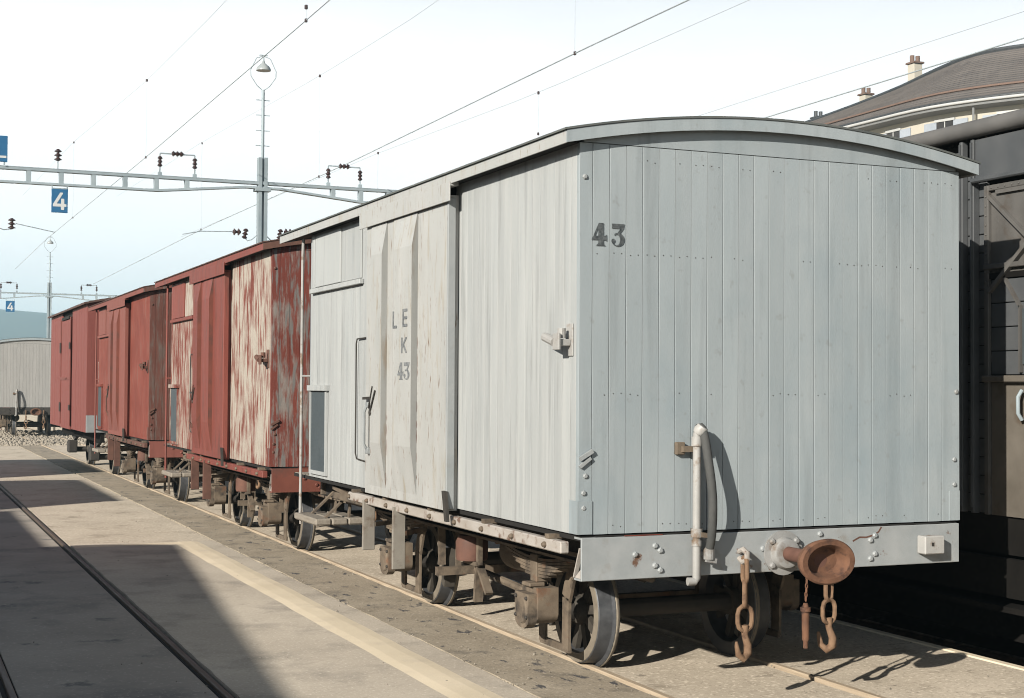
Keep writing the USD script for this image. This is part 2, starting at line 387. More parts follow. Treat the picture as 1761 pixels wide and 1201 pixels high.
surf('wire_metal', (.42, .48, .50), (.48, .53, .55), 3, rough=.6)
surf('insulator_brown', (.045, .022, .02), (.075, .035, .03), 20, rough=.25, spec=.5)
surf('sign_blue', (.018, .145, .33), (.024, .17, .37), 3, rough=.45, bump=.02, vary=0)
surf('sign_white', (.78, .78, .77), (.82, .82, .81), 3, rough=.45, bump=.02, vary=0)
surf('lamp_enamel', (.42, .46, .47), (.52, .55, .55), 8, rough=.35)
surf('tarpaulin', (.10, .11, .10), (.15, .16, .14), 2, rough=.8)

# ------------------------------------------------------------------ ground: one sheet with the sunken bed of the far-right track
EDGE_X = 1.865
prof = [(-2900, -.03), (-60, -.03), (EDGE_X, -.03), (EDGE_X + .02, -.42), (9.0, -.42), (9.8, -.03), (60, -.03), (2900, -.03)]
ys = [-2900, -60, -20, 0, 8, 20, 40, 80, 150, 400, 2900]
gv = [(x, y, z) for y in ys for x, z in prof]
nx = len(prof)
gf = [(j * nx + i, j * nx + i + 1, (j + 1) * nx + i + 1, (j + 1) * nx + i) for j in range(len(ys) - 1) for i in range(nx - 1)]
g = MB().add(gv, gf)
obj('ground', g, 'far_gravel', kind='structure')


def sheet(x0, x1, y0, y1, z0, z1, ny=1, jit=0.0, seed=0, bev=0.0):
    """A slab with optionally ragged long edges."""
    r = random.Random(seed)
    yy = np.linspace(y0, y1, ny + 1)
    L = [(x0 + (r.uniform(-jit, jit)), y) for y in yy]
    R = [(x1 + (r.uniform(-jit, jit)), y) for y in yy]
    b = MB()
    v = [(*p, z1) for p in L] + [(*p, z1) for p in R] + [(p[0] - bev, p[1], z0) for p in L] + [(p[0] + bev, p[1], z0) for p in R]
    n = ny + 1
    f = []
    for i in range(ny):
        f += [(i, n + i, n + i + 1, i + 1), (n + i, 3 * n + i, 3 * n + i + 1, n + i + 1), (2 * n + i, i, i + 1, 2 * n + i + 1)]
    f += [(2 * n, 3 * n, n, 0), (ny, n + ny, 3 * n + ny, 2 * n + ny)]
    return b.add(v, f)


yard = MB()
yard.add(*(lambda t: (t.vertices, t.faces))(sheet(-.50, .4775, -40, 34, -.028, -.012).get()))
obj('track_bed', yard, 'yard_ground', kind='structure')
obj('yard_strip', sheet(.5725, EDGE_X - .07, -40, 34, -.028, -.006), 'yard_ground', kind='structure')
obj('asphalt_path', sheet(-1.152, -.5725, -40, 34, -.026, -.004, 300, .009, 3), 'asphalt_strip', kind='structure')
obj('yard_beyond', sheet(-2.63, -1.17, 8.86, 34, -.028, -.010, 1), 'yard_ground', kind='structure')
obj('edge_crack', sheet(-1.21, -1.12, -40, 34, -.028, -.0275), 'groove_dirt', kind='structure')
obj('pavement', sheet(-2.63, -1.172, -40, 8.83, -.026, .0, 260, .006, 5), 'concrete_slab', kind='structure')
# the cream border of the slab, along the track and across its end
b = MB()
b.add(*(lambda t: (t.vertices, t.faces))(sheet(-1.54, -1.42, -40, 8.78, -.003, .0045, 160, .006, 8, .12).get()))
b.box((-2.62, 8.60, -.02), (-1.405, 8.77, .0022))
obj('kerb_strip', b, 'cream_strip', kind='structure')
obj('edge_kerb', MB().box((EDGE_X - .07, -40, -.4), (EDGE_X, 34, .002), .008), 'cream_strip', kind='structure')
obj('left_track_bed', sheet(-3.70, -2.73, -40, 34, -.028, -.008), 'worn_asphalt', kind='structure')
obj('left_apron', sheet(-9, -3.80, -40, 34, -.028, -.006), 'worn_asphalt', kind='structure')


def rail(name, x, y0, y1, label, head='rail_head', z=0.0, w=.042, side=1):
    gw = .040
    if head == 'rail_old':
        w, gw = .036, .026
    t = thing(name, label, 'rail', (x, 0, 0), 0, None)
    obj('rail_head', MB().box((-w / 2, y0, z - .035), (w / 2, y1, z + .004), .004), head, t)
    obj('flangeway', MB().box((w / 2 + .001 if side > 0 else -w / 2 - gw, y0, z - .05), (w / 2 + gw if side > 0 else -w / 2 - .001, y1, z - .022)), 'groove_dirt', t)
    obj('joint_seam', MB().box((-w / 2 - .014 if side > 0 else w / 2 + .001, y0, z - .05), (-w / 2 - .001 if side > 0 else w / 2 + .014, y1, z - .018)), 'groove_dirt', t)
    return t


rail('track_rail', -.525, -40, 70, 'worn steel rail under the left wheels of the grey van 43')
rail('track_rail', .525, -40, 70, 'worn steel rail under the right wheels of the van row, crossing the buffer chain shadows', side=-1)
rail('track_rail', -2.68, -40, 70, 'dark rail set in the pavement beside the shaded slab at left', 'rail_old')
rail('track_rail', -3.73, -40, 70, 'short stretch of dark rail in the bottom left corner', 'rail_old', side=-1)
obj('ballast_bed', sheet(EDGE_X + .03, 8.9, -40, 60, -.418, -.40), 'ballast', kind='structure')

# loose grit along the track, the slab edge and the far gravel
gr = np.random.default_rng(7)
ico = trimesh.creation.icosphere(0)
b = MB()
for k in range(700):
    q = gr.random()
    if q < .35:
        x, y = gr.uniform(-1.16, -.58), gr.uniform(-1, 14)
    elif q < .6:
        x, y = gr.uniform(-.48, 1.8), gr.uniform(-1, 6)
    elif q < .75:
        x, y = gr.normal(-1.16, .03), gr.uniform(-1, 12)
    elif q < .88:
        x, y = gr.uniform(-3.6, -1.3), gr.uniform(.5, 14)
    else:
        x, y = gr.uniform(-2.6, -.6), gr.uniform(9, 26)
    r_ = gr.uniform(.002, .006) if gr.random() < .93 else gr.uniform(.006, .011)
    v = ico.vertices * r_ * gr.uniform(.6, 1.2, 3) + gr.normal(0, r_ * .06, ico.vertices.shape)
    b.add(v + (x, y, r_ * .25), ico.faces)
for k in range(2500):
    x, y = gr.uniform(-2.6, 1.6), gr.uniform(34.2, 47)
    r_ = gr.uniform(.02, .07)
    b.add(ico.vertices * r_ * gr.uniform(.6, 1.2, 3) + (x, y, -.02), ico.faces)
surf('grit', (.50, .43, .34), (.75, .66, .54), 30, rough=.9, island=True, vary=.35)
obj('gravel', b, 'grit', kind='stuff')

# ------------------------------------------------------------------ vans
H = 1.195
ZB, ZT = .907, 2.872


def arch(x, base=2.857, rise=.14, half=1.29):
    return base + rise * (1 - (x / half) ** 2)


def arch_band(y0, y1, half, lo, hi, n=24):
    """Curved board across the van between the arches lo(x) and hi(x), from y0 to y1."""
    xs = np.linspace(-half, half, n + 1)
    v, f = [], []
    for x in xs:
        v += [(x, y0, lo(x)), (x, y0, hi(x)), (x, y1, hi(x)), (x, y1, lo(x))]
    for i in range(n):
        a, c = 4 * i, 4 * i + 4
        for k in range(4):
            f.append((a + k, a + (k + 1) % 4, c + (k + 1) % 4, c + k))
    f += [(3, 2, 1, 0), (4 * n, 4 * n + 1, 4 * n + 2, 4 * n + 3)]
    t_ = MB().add(v, f).get()
    if t_.volume < 0:
        f = [q[::-1] for q in f]
    return MB().add(v, f)


def plank_y(b, x, y0, y1, z0, z1, d=.03):
    """Plank on the left side wall, outer face at x."""
    c = .0009
    b.add([(x + c, y0, z0), (x, y0 + c, z0), (x, y1 - c, z0), (x + c, y1, z0), (x + d, y1, z0), (x + d, y0, z0),
           (x + c, y0, z1), (x, y0 + c, z1), (x, y1 - c, z1), (x + c, y1, z1), (x + d, y1, z1), (x + d, y0, z1)],
          [(0, 6, 7, 1), (1, 7, 8, 2), (2, 8, 9, 3), (3, 9, 10, 4), (5, 11, 6, 0), (0, 1, 2, 3), (0, 3, 4, 5), (6, 9, 8, 7), (6, 11, 10, 9)])
    return b


def plank_x(b, y, x0, x1, z0, z1a, z1b, d=.03):
    """Plank on the near end wall, outer face at y; the top may slope."""
    c = .0009
    b.add([(x0, y + c, z0), (x0 + c, y, z0), (x1 - c, y, z0), (x1, y + c, z0), (x1, y + d, z0), (x0, y + d, z0),
           (x0, y + c, z1a), (x0 + c, y, z1a), (x1 - c, y, z1b), (x1, y + c, z1b), (x1, y + d, z1b), (x0, y + d, z1a)],
          [(0, 1, 7, 6), (1, 2, 8, 7), (2, 3, 9, 8), (3, 4, 10, 9), (5, 0, 6, 11), (0, 3, 2, 1), (0, 5, 4, 3), (6, 7, 8, 9), (6, 9, 10, 11)])
    return b


def chain_link(c, L, w, r, turn, n=5):
    """One upright oval link centred at c; turn: its plane's heading in degrees."""
    a = math.radians(turn)
    u = np.array([math.cos(a), math.sin(a), 0])
    R = w / 2 - r
    hs = L / 2 - r - R
    pts = []
    for k in range(n + 1):
        t = math.pi * k / n
        pts.append(np.array(c) + u * R * math.cos(t) + np.array([0, 0, hs + R * math.sin(t)]))
    for k in range(n + 1):
        t = math.pi + math.pi * k / n
        pts.append(np.array(c) + u * R * math.cos(t) + np.array([0, 0, -hs + R * math.sin(t)]))
    return MB().tube(pts, r, 8, closed=True)


def digit43():
    """The old slab-serif figures 4 and 3, two plain shapes one unit high."""
    four = unary_union([
        Polygon([(.36, 1.0), (.60, 1.0), (.60, .10), (.34, .10), (.34, .92)]),
        Polygon([(.36, 1.0), (.47, 1.0), (.20, .44), (.10, .44)]),
        Polygon([(0, .25), (.70, .25), (.70, .43), (.10, .43)]),
        Polygon([(.66, .25), (.76, .21), (.76, .50), (.66, .43)]),
        Polygon([(.22, 0), (.70, 0), (.62, .08), (.60, .12), (.34, .12), (.32, .08)])])
    four = four.difference(Polygon([(.335, .455), (.335, .80), (.19, .455)]))
    ring = Point(0, 0).buffer(1, 24)
    from shapely.affinity import scale as ssc, translate as tr
    bowl = tr(ssc(ring, .33, .30), .33, .30)
    hole = tr(ssc(ring, .17, .235), .27, .29)
    three = unary_union([
        bowl.difference(hole).difference(sbox(-.1, .22, .16, .75)),
        Polygon([(.03, .79), (.62, .79), (.66, 1.0), (.03, 1.0)]),
        Polygon([(.46, .80), (.66, 1.0), (.62, .80), (.40, .52), (.26, .52), (.30, .57)]),
        Point(.10, .24).buffer(.095, 8)])
    return four, three


FOUR, THREE = digit43()


def wheelset(t, y, P, full=True):
    """Axle with two spoked wheels."""
    R = .315
    k_ = R / .35
    for s in (-1, 1):
        w = part('wheel', t)
        c = (s * .585, y, R + .002)
        ax = (-s, 0, 0)
        obj('tyre', MB().lathe([(.250, 0), (.300, 0), (.307, .006), (.313, .055), (.318, .085), (.340, .095), (.341, .118), (.330, .128), (.250, .128), (.250, 0)], c, ax, 48), 'tread_steel', w, smooth=35)
        obj('rim_face', MB().lathe([(.250, -.002), (.301, -.002), (.303, .001), (.250, .001)], c, ax, 40), 'rim_iron', w)
        obj('flange_edge', MB().lathe([(.337, .0945), (.344, .104), (.344, .112), (.337, .124), (.335, .124), (.335, .0945)], c, ax, 40), 'rim_iron', w, smooth=35)
        b = MB()
        for k in range(9):
            a = k * 2 * math.pi / 9 + .2
            d = np.array([0, math.cos(a), math.sin(a)])
            cc = np.array(c) + np.array(ax) * .05
            b.bar(cc + d * .06, cc + d * .26, .052, .032, (1, 0, 0))
        obj('spokes', b, 'wheel_iron', w)
        obj('hub', MB().lathe([(0, -.02), (.05, -.02), (.075, 0), (.085, .03), (.085, .12), (0, .12)], c, ax, 18), 'wheel_iron', w, smooth=30)
    obj('axle', MB().cyl((-.8, y, R), (.8, y, R), .055, 12), 'dark_iron', t, smooth=30)


def running_gear(t, y, side, P):
    """Axle box, leaf spring, shackles and axle guard at one end of an axle."""
    s = side
    X = lambda x: s * (x - .05)
    ab = part('axle_box', t)
    b = MB()
    for (x0, x1, hw, z0, z1) in ((.80, .93, .115, .255, .475), (.93, .985, .098, .235, .44)):
        pts = []
        for k in range(9):
            a = math.pi + math.pi * k / 8
            pts += [(X(x), y + hw * math.cos(a), z0 + hw * .55 + hw * .55 * math.sin(a)) for x in (x0, x1)]
        pts += [(X(x), y + e * hw, z1) for x in (x0, x1) for e in (-1, 1)]
        b.hull(pts)
    obj('housing', b, 'dusty_iron', ab, smooth=40)
    obj('cover', MB().lathe([(0, 0), (.07, 0), (.078, -.008), (.078, -.028)], (X(.995), y - .01, .34), (s, 0, 0), 18), 'dusty_iron', ab, smooth=30)
    b = MB()
    for e, q in ((-1, -1), (1, -1), (-1, 1), (1, 1)):
        b.bolt((X(.986), y + e * .075, .36 + q * .055), (s, 0, 0), .012, .012)
    obj('cover_bolts', b, 'dark_iron', ab, kind='stuff')
    obj('lid', MB().box((X(.86), y - .06, .476), (X(.96), y + .06, .50), .006), 'dusty_iron', ab)
    sp = part('leaf_spring', t)
    for k in range(6):
        half = .50 - .072 * k
        z = .635 - .019 * k
        pts = [(X(.86), y + half * u, z + .055 * (u * half / .5) ** 2) for u in np.linspace(-1, 1, 9)]
        b = MB()
        for i in range(8):
            b.bar(pts[i], pts[i + 1], .08, .016)
        obj('leaf', b, 'dusty_iron', sp)
    obj('buckle', MB().box((X(.81), y - .045, .50), (X(.912), y + .045, .665), .006), 'dusty_iron', sp)
    for e in (-1, 1):
        yy = y + e * .515
        sh = part('spring_hanger', t)
        for xx in (.80, .915):
            obj('shackle', MB().bar((X(xx), yy, .69), (X(xx), yy + e * .035, .815), .045, .014, (1, 0, 0)), 'rust_iron', sh)
        obj('pin', MB().cyl((X(.785), yy, .69), (X(.935), yy, .69), .022, 10), 'rust_iron', sh)
        obj('bracket', MB().hull([(X(.82), yy + e * .035 - .05, .84), (X(.90), yy + e * .035 - .05, .84), (X(.82), yy + e * .035 + .05, .84), (X(.90), yy + e * .035 + .05, .84),
                                  (X(.83), yy + e * .035, .765), (X(.89), yy + e * .035, .765)]), 'dusty_iron', sh)
    gd = part('axle_guard', t)
    for e in (-1, 1):
        b = MB()
        pts = [(y + e * .30, .70), (y + e * .22, .55), (y + e * .165, .42), (y + e * .16, .12)]
        for i in range(3):
            b.bar((X(.77), *pts[i]), (X(.77), *pts[i + 1]), .018, .085 if i == 2 else .10, (0, 1, 0))
        obj('guard_plate', b, 'dusty_iron', gd)
    obj('guard_stay', MB().bar((X(.765), y - .2, .125), (X(.765), y + .2, .125), .02, .04), 'dusty_iron', gd)


def brake_gear(t, ya, yb, P):
    ym = (ya + yb) / 2
    for y, e in ((ya, 1), (yb, -1)):
        for s in (-1, 1):
            br = part('brake', t)
            pts = []
            c = np.array([s * .55, y, .315])
            for k in range(5):
                a = math.radians(-22 + 11 * k)
                for rr in (.327, .385):
                    for x in (-.04, .04):
                        pts.append(c + np.array([x, e * rr * math.cos(a), rr * math.sin(a)]))
            obj('block', MB().hull(pts), 'wheel_iron', br)
            obj('hanger', MB().bar((s * .62, y + e * .39, .34), (s * .62, y + e * .36, .80), .03, .05), 'dusty_iron', br)
            obj('hanger', MB().bar((s * .50, y + e * .41, .30), (s * .50, y + e * .40, .80), .02, .04), 'dusty_iron', br)
        obj('brake_beam', MB().bar((-.68, y + e * .43, .30), (.68, y + e * .43, .30), .05, .06), 'dusty_iron', t)
    obj('pull_rod', MB().cyl((.10, ya + .4, .42), (.10, yb - .4, .42), .022, 8), 'dusty_iron', t)
    obj('pull_rod', MB().cyl((-.66, ya + .45, .36), (-.66, ym + .1, .40), .026, 8), 'dusty_iron', t)
    br = part('brake_cylinder', t)
    obj('pot', MB().lathe([(0, .0), (.10, 0), (.105, .02), (.105, .12), (.085, .16), (.03, .175), (.028, .23), (0, .23)], (-.86, ym - .30, .52), (0, 0, 1), 20), 'dark_rust', br, smooth=35)
    obj('lug', MB().bar((-.86, ym - .43, .50), (-.86, ym - .43, .80), .04, .03).bar((-.86, ym - .17, .50), (-.86, ym - .17, .80), .04, .03).bar((-.86, ym - .44, .505), (-.86, ym - .16, .505), .05, .025), 'dusty_iron', br)
    obj('brake_lever', MB().bar((-.84, ym - .22, .66), (-.84, ym - .55, .33), .022, .05, (1, 0, 0)).bar((-.80, ym - .30, .50), (-.80, ym - .26, .24), .03, .06, (1, 0, 0)), 'dusty_iron', t)
    obj('reservoir', MB().lathe([(0, 0), (.10, .015), (.13, .05), (.13, .60), (.10, .635), (0, .65)], (-.42, ym - .62, .54), (0, 1, 0), 20), 'dusty_iron', t, smooth=35)
    obj('air_pipe', MB().tube([(-.74, y, .66 + .01 * math.sin(y * 3)) for y in np.linspace(.06, 5.3, 12)], .021, 8), 'dusty_iron', t, smooth=40)


def coupling_chain(t, x, n_links, hook_turn, big=1.0, turns=(80, 52, 2)):
    """Side coupling chain: eye in the headstock, oval links, hook at the bottom."""
    c = part('coupling_chain', t)
    obj('eye', MB().tube([(x, -.012, .79), (x, -.05, .805), (x, -.085, .79), (x, -.085, .755), (x, -.05, .74), (x, -.012, .755)], .015, 8), 'rail_paint' if P0['eye_pale'] else 'chain_rust', c, smooth=40)
    z = .765
    y = -.065
    for k in range(n_links):
        L = .145 * big
        cz = z - L / 2 + .014
        obj('chain_link', chain_link((x, y, cz), L, (.105 if k == n_links - 1 else .075) * big, .0125, turns[k]), 'chain_rust', c, smooth=40)
        z -= L - .030
    a = math.radians(hook_turn)
    u = np.array([math.cos(a), math.sin(a), 0])
    p0 = np.array([x, y, z + .006])
    path = [p0 + u * 0 + (0, 0, .02), p0 + (0, 0, -.03), p0 + u * .022 + (0, 0, -.085), p0 + u * .020 + (0, 0, -.125), p0 + u * -.012 + (0, 0, -.15), p0 + u * -.045 + (0, 0, -.128), p0 + u * -.056 + (0, 0, -.085), p0 + u * -.060 + (0, 0, -.06)]
    obj('hook', MB().tube(path, [.020, .017, .021, .023, .021, .017, .012, .007], 10), 'chain_rust', c, smooth=45)


P0 = {'eye_pale': True}


def goods_van(y0, label, group, P, x0=0.0):
    """One metre-gauge covered goods van; its near end wall stands at y0."""
    L = 4.99
    t = thing('goods_van', label, 'goods van', (x0, y0, 0), 0, group)
    A1, A2 = P['axles']
    hi = P.get('planks', False)
    # ---- body shell behind the boards
    core = MB().box((-H + .032, .032, ZB + .004), (H - .032, L - .01, ZT - .01))
    obj('inner_shell', core, 'dark_gap', t)
    # ---- near end wall
    ew = part('end_wall', t) if hi else None
    y = 0.0
    edges = [-H, -H + .075]
    while edges[-1] < H - .05:
        edges.append(edges[-1] + .0952)
    edges[-1] = H
    ztop = lambda x: min(2.872, arch(x) + .01)
    if hi:
        for i in range(len(edges) - 1):
            b = plank_x(MB(), rnd.uniform(-.0006, .0004), edges[i] + .0017, edges[i + 1] - .0017, ZB, ztop(edges[i] + .002), ztop(edges[i + 1] - .002))
            obj('plank', b, P['end'], ew)
    else:
        b = MB()
        for i in range(len(edges) - 1):
            plank_x(b, rnd.uniform(-.0016, .0012), edges[i] + .0014, edges[i + 1] - .0014, ZB, ztop(edges[i] + .002), ztop(edges[i + 1] - .002))
        obj('end_wall', b, P['end'], t)
    obj('end_gable', arch_band(-.002, .03, 1.17, lambda x: min(2.876, arch(x) + .02), lambda x: arch(x) + .03), P['end'], t)
    # ---- left side wall, planks before and behind the door
    spans = [(.0, 1.72), (3.28, L)]
    sw = part('side_wall', t) if hi else None
    b = MB()
    for a, c in spans:
        n = round((c - a) / .0935)
        for i in range(n):
            q0, q1 = a + (c - a) * i / n + .001, a + (c - a) * (i + 1) / n - .0016
            if i == 0 and a == 0:
                q0 = .031
            if hi:
                obj('plank', plank_y(MB(), -H + rnd.uniform(-.0008, .0008), q0, q1, ZB, ZT - .004), P['side_near' if a < 1 else 'side_far'], sw)
            else:
                plank_y(b, -H + rnd.uniform(-.0008, .0008), q0, q1, ZB, ZT - .004)
        if not hi:
            obj('side_wall', b, P['side_near' if a < 1 else 'side_far'], t)
            b = MB()
    obj('right_side_wall', MB().box((H - .03, .0315, ZB), (H, L, ZT - .004)), P['side_near'], t)
    obj('far_end_wall', MB().box((-H + .002, L - .009, ZB), (H - .031, L + .02, ZT)), P['end'], t)
    # ---- corner fittings on the near end
    cp = MB().box((-H - .005, -.006, ZB + .002), (-1.118, -.0018, 1.075)).box((-H - .005, -.0018, ZB + .002), (-H - .0015, .09, 1.075))
    obj('corner_plate', cp, P['end'], t)
    obj('corner_plate', MB().box((H - .075, -.006, ZB + .002), (H - .003, -.0018, 1.075)), P['end'], t)
    b = MB()
    for (x, z) in ((-1.165, 2.70), (-1.155, 1.20), (-1.165, 1.115), (1.155, 1.25), (1.155, 1.11), (1.17, 1.63), (-1.165, 1.04)):
        b.bolt((x, -.001, z), (0, -1, 0), .014, .010)
    obj('corner_bolts', b, P['iron'], t, kind='stuff')
    b = MB().bar((-1.19, -.012, 1.285), (-1.12, -.012, 1.325), .02, .016, (0, 1, 0)).bar((-1.19, -.010, 1.245), (-1.13, -.010, 1.29), .016, .014, (0, 1, 0))
    obj('strap_end', b, P['iron'], t)
    if hi:
        b = MB()
        for zrow, ph in ((1.61, .0), (2.32, .02), (.945, .03), (2.80, .05)):
            for i in range(1, len(edges) - 1):
                if rnd.random() < (.6 if zrow != 2.80 else .4):
                    for q in (-.022, .022):
                        if rnd.random() < .75:
                            b.bolt((edges[i] + .047 + q, -.0005, zrow + rnd.uniform(-.006, .006)), (0, -1, 0), .0030, .002)
        obj('nail_heads', b, 'dark_iron', t, kind='stuff')
    # ---- sliding door with pressed ribs
    d = part('door', t)
    y1, y2, dz0, dz1 = 1.655, 3.255, ZB - .012, 2.80
    xo = -1.272
    b = MB().box((xo, y1, dz0), (xo + .012, y2, dz1), .002)
    b.box((xo + .012, y1, dz0), (-H - .006, y1 + .012, dz1)).box((xo + .012, y2 - .012, dz0), (-H - .006, y2, dz1))
    obj('door_sheet', b, P['door'], d)
    for (r0, r1) in ((2.185, 2.64), (2.795, 3.12)):
        pts = [(xo, r0, dz0 + .06), (xo, r0, dz1 - .02), (xo, r1 + .03, dz1 - .02), (xo, r1 + .03, dz0 + .06)]
        pts += [(xo - .042, r0 + .001, dz0 + .36), (xo - .042, r0 + .001, dz1 - .26), (xo - .042, r1 - .10, dz1 - .26), (xo - .042, r1 - .10, dz0 + .36)]
        obj('pressed_rib', MB().hull(pts), P['door'], d)
        fl = [(xo - .0005, dz0 + .06), (xo - .0005, dz1 - .02), (xo - .0415, dz1 - .26), (xo - .0415, dz0 + .36)]
        obj('rib_flank', MB().hull([(fx, r0 - e_, fz) for fx, fz in fl for e_ in (.0005, .0025)]), P['flank'], d)  # thin darker plate that paints in the flank's shade along with grime
    if hi:
        b = MB()
        for r0 in (2.182, 2.792):
            z = dz0 + .08
            while z < 2.15 if r0 < 2.5 else z < 1.45:
                ln = rnd.uniform(.02, .11)
                if rnd.random() < .5:
                    w0 = rnd.uniform(.003, .009)
                    b.hull([(xo - .0016, r0 - .001, z), (xo - .0016, r0 - w0, z + ln * .5), (xo - .0016, r0 - .001, z + ln), (xo + .001, r0 - .001, z), (xo + .001, r0 - w0, z + ln * .5), (xo + .001, r0 - .001, z + ln)])
                z += ln + rnd.uniform(.0, .09)
        obj('rust_flakes', b, 'dark_rust', d, kind='stuff')
    obj('door_edge_bar', MB().box((xo - .004, y1 - .022, dz0 + .01), (-1.226, y1 - .002, dz1 - .02), .003), P['edge'], d)
    b = MB().tube([(xo - .03, 3.145, 1.21), (xo - .045, 3.145, 1.24), (xo - .045, 3.145, 1.46), (xo - .03, 3.145, 1.50)], .010, 8)
    b.box((xo - .03, 3.12, 1.17), (xo, 3.17, 1.215), .004).box((xo - .03, 3.12, 1.49), (xo, 3.17, 1.53), .004)
    obj('grab_handle', b, P['iron'], d, smooth=40)
    b = MB().box((xo - .02, 2.96, 1.52), (xo, 3.10, 1.59), .006).bar((xo - .03, 3.22, 1.555), (xo - .03, 2.88, 1.565), .014, .018)
    b.bar((xo - .038, 3.05, 1.49), (xo - .038, 2.97, 1.64), .014, .02, (1, 0, 0)).bar((xo - .042, 3.0, 1.48), (xo - .042, 2.90, 1.61), .014, .02, (1, 0, 0)).bolt((xo - .02, 3.02, 1.46), (-1, 0, 0), .03, .03)
    obj('latch', b, 'dark_iron', d)
    b = MB().hull([(xo - .02, y1 + .02, dz0 + .12), (xo - .02, y1 - .03, dz0 + .12), (xo - .02, y1 - .07, dz0 - .06), (xo - .02, y1 - .03, dz0 - .06),
                   (xo, y1 + .02, dz0 + .12), (xo, y1 - .03, dz0 + .12), (xo, y1 - .07, dz0 - .06), (xo, y1 - .03, dz0 - .06)])
    obj('door_guide', b, 'dark_iron', d)
    # lock rod outline behind the door
    obj('lock_rod', MB().tube([(-H - .014, 3.42, 1.99), (-H - .018, 3.66, 1.985), (-H - .018, 3.68, 1.95), (-H - .018, 3.68, 1.15), (-H - .014, 3.66, 1.11), (-H - .012, 3.42, 1.10)], .0055, 6), 'dark_iron', t, smooth=40)
    # ---- door running rail with bolts, on brackets
    rl = part('door_rail', t)
    obj('rail_bar', MB().box((-1.235, .115, .803), (-1.185, 3.78, .864), .006), P['railp'], rl)
    b = MB()
    for yy in np.arange(.3, 3.75, .43):
        b.bolt((-1.235, yy, .832), (-1, 0, 0), .016, .02)
    obj('rail_bolts', b, 'dusty_iron', rl, kind='stuff')
    for yy in (.28, 1.15, 2.05, 2.95, 3.68):
        obj('rail_bracket', MB().box((-1.235, yy - .025, .865), (-1.10, yy + .025, .888)).bar((-1.19, yy, .80), (-.90, yy, .74), .03, .02), 'dusty_iron', rl)
    for k, (yy, zl) in enumerate(((3.36, .48), (2.70, .42))):
        obj('hanger_plate', MB().box((-1.255, yy - .012, zl), (-1.165, yy + .012, .835), .004), P['hang'], t)
    obj('hanger_stay', MB().bar((-1.17, 2.70, .66), (-.95, 2.9, .66), .03, .03), 'dusty_iron', t)
    obj('hanger_stay', MB().bar((-1.17, 3.36, .66), (-.95, 3.5, .66), .03, .03), 'dusty_iron', t)
    # ---- ventilator, sill, chalk board, lamp iron
    v = part('ventilator', t)
    obj('shutter', MB().box((-H - .022, 4.10, 2.43), (-H - .003, 4.80, ZT - .03), .003), P['vent'], v)
    obj('louvre_panel', MB().box((-H - .010, 3.60, 2.43), (-H - .0025, 4.09, ZT - .03), .002), P['vent2'], v)
    obj('vent_sill', MB().box((-H - .035, 3.56, 2.385), (-H - .002, 4.92, 2.422), .003), P['vent'], v)
    obj('vent_post', MB().box((-H - .020, 4.83, 2.425), (-H - .002, 4.90, ZT - .02), .003), P['vent'], v)
    cb = part('label_board', t)
    obj('board', MB().box((-H - .014, 4.49, .965), (-H - .004, 4.905, 1.60)), 'slate_board', cb)
    b = MB().box((-H - .022, 4.46, .935), (-H - .002, 4.49, 1.63)).box((-H - .022, 4.905, .935), (-H - .002, 4.935, 1.63)).box((-H - .022, 4.49, .935), (-H - .002, 4.905, .965)).box((-H - .040, 4.44, 1.602), (-H - .002, 4.95, 1.645))
    obj('board_frame', b, P['side_far'], cb)
    li = part('lamp_iron', t)
    obj('back_plate', MB().box((-H - .008, .055, 1.80), (-H - .001, .13, 1.965), .002), P['fit'], li)
    b = MB().box((-H - .075, .075, 1.85), (-H - .008, .115, 1.885), .004).box((-H - .085, .06, 1.83), (-H - .07, .13, 1.915), .003)
    b.cyl((-H - .05, .095, 1.89), (-H - .05, .095, 1.94), .022, 10).cyl((-H - .075, .12, 1.87), (-H - .075, .24, 1.90), .024, 10)
    obj('socket', b, P['fit'], li)
    # ---- roof
    rf = part('roof', t)
    obj('roof_cover', arch_band(-.044, 5.655, 1.282, lambda x: arch(x) + .008, lambda x: arch(x) + .066), P['roofm'], rf, smooth=25)
    obj('roof_edging', arch_band(-.060, 5.672, 1.302, lambda x: arch(x, half=1.302) + .0625, lambda x: arch(x, half=1.302) + .073), P['roofm'], rf)
    obj('fascia', arch_band(-.054, -.0445, 1.290, lambda x: arch(x), lambda x: arch(x) + .062), P['fascia_end'], rf)
    obj('fascia', arch_band(5.656, 5.668, 1.290, lambda x: arch(x), lambda x: arch(x) + .062), P['fascia_end'], rf)
    for s in (-1, 1):
        obj('side_fascia', MB().box((s * 1.290, -.0445, 2.857), (s * 1.2825, 5.656, 2.9185)), P['fascia'], rf)
    obj('soffit_board', MB().box((-1.28, .01, 2.868), (-H - .001, L, 2.8785)), 'dark_gap', rf)
    tc = MB().box((-1.2985, 1.56, 2.752), (-1.2905, 3.36, 2.868), .002).box((-1.2905, 1.56, 2.845), (-1.24, 3.36, 2.868))
    obj('door_hood', tc, P['fascia'], rf)
    # ---- underframe
    uf = part('underframe', t)
    for s in (-1, 1):
        obj('sole_bar', MB().box((s * .88, .05, .70), (s * .894, 5.55, .87)).box((s * .894, .05, .70), (s * .955, 5.55, .712)).box((s * .894, .05, .858), (s * .955, 5.55, .87)), 'dark_iron', uf)
        obj('sole_flange', MB().box((s * .9555, .05, .698), (s * .962, 5.55, .713)), 'dusty_iron', uf)
        obj('middle_sill', MB().box((s * .30, .05, .70), (s * .32, 5.55, .87)), 'soot', uf)
    for yy in (1.9, 2.9, 3.9, 4.8):
        obj('cross_member', MB().box((-.879, yy, .72), (.879, yy + .08, .86)), 'dark_iron', uf)
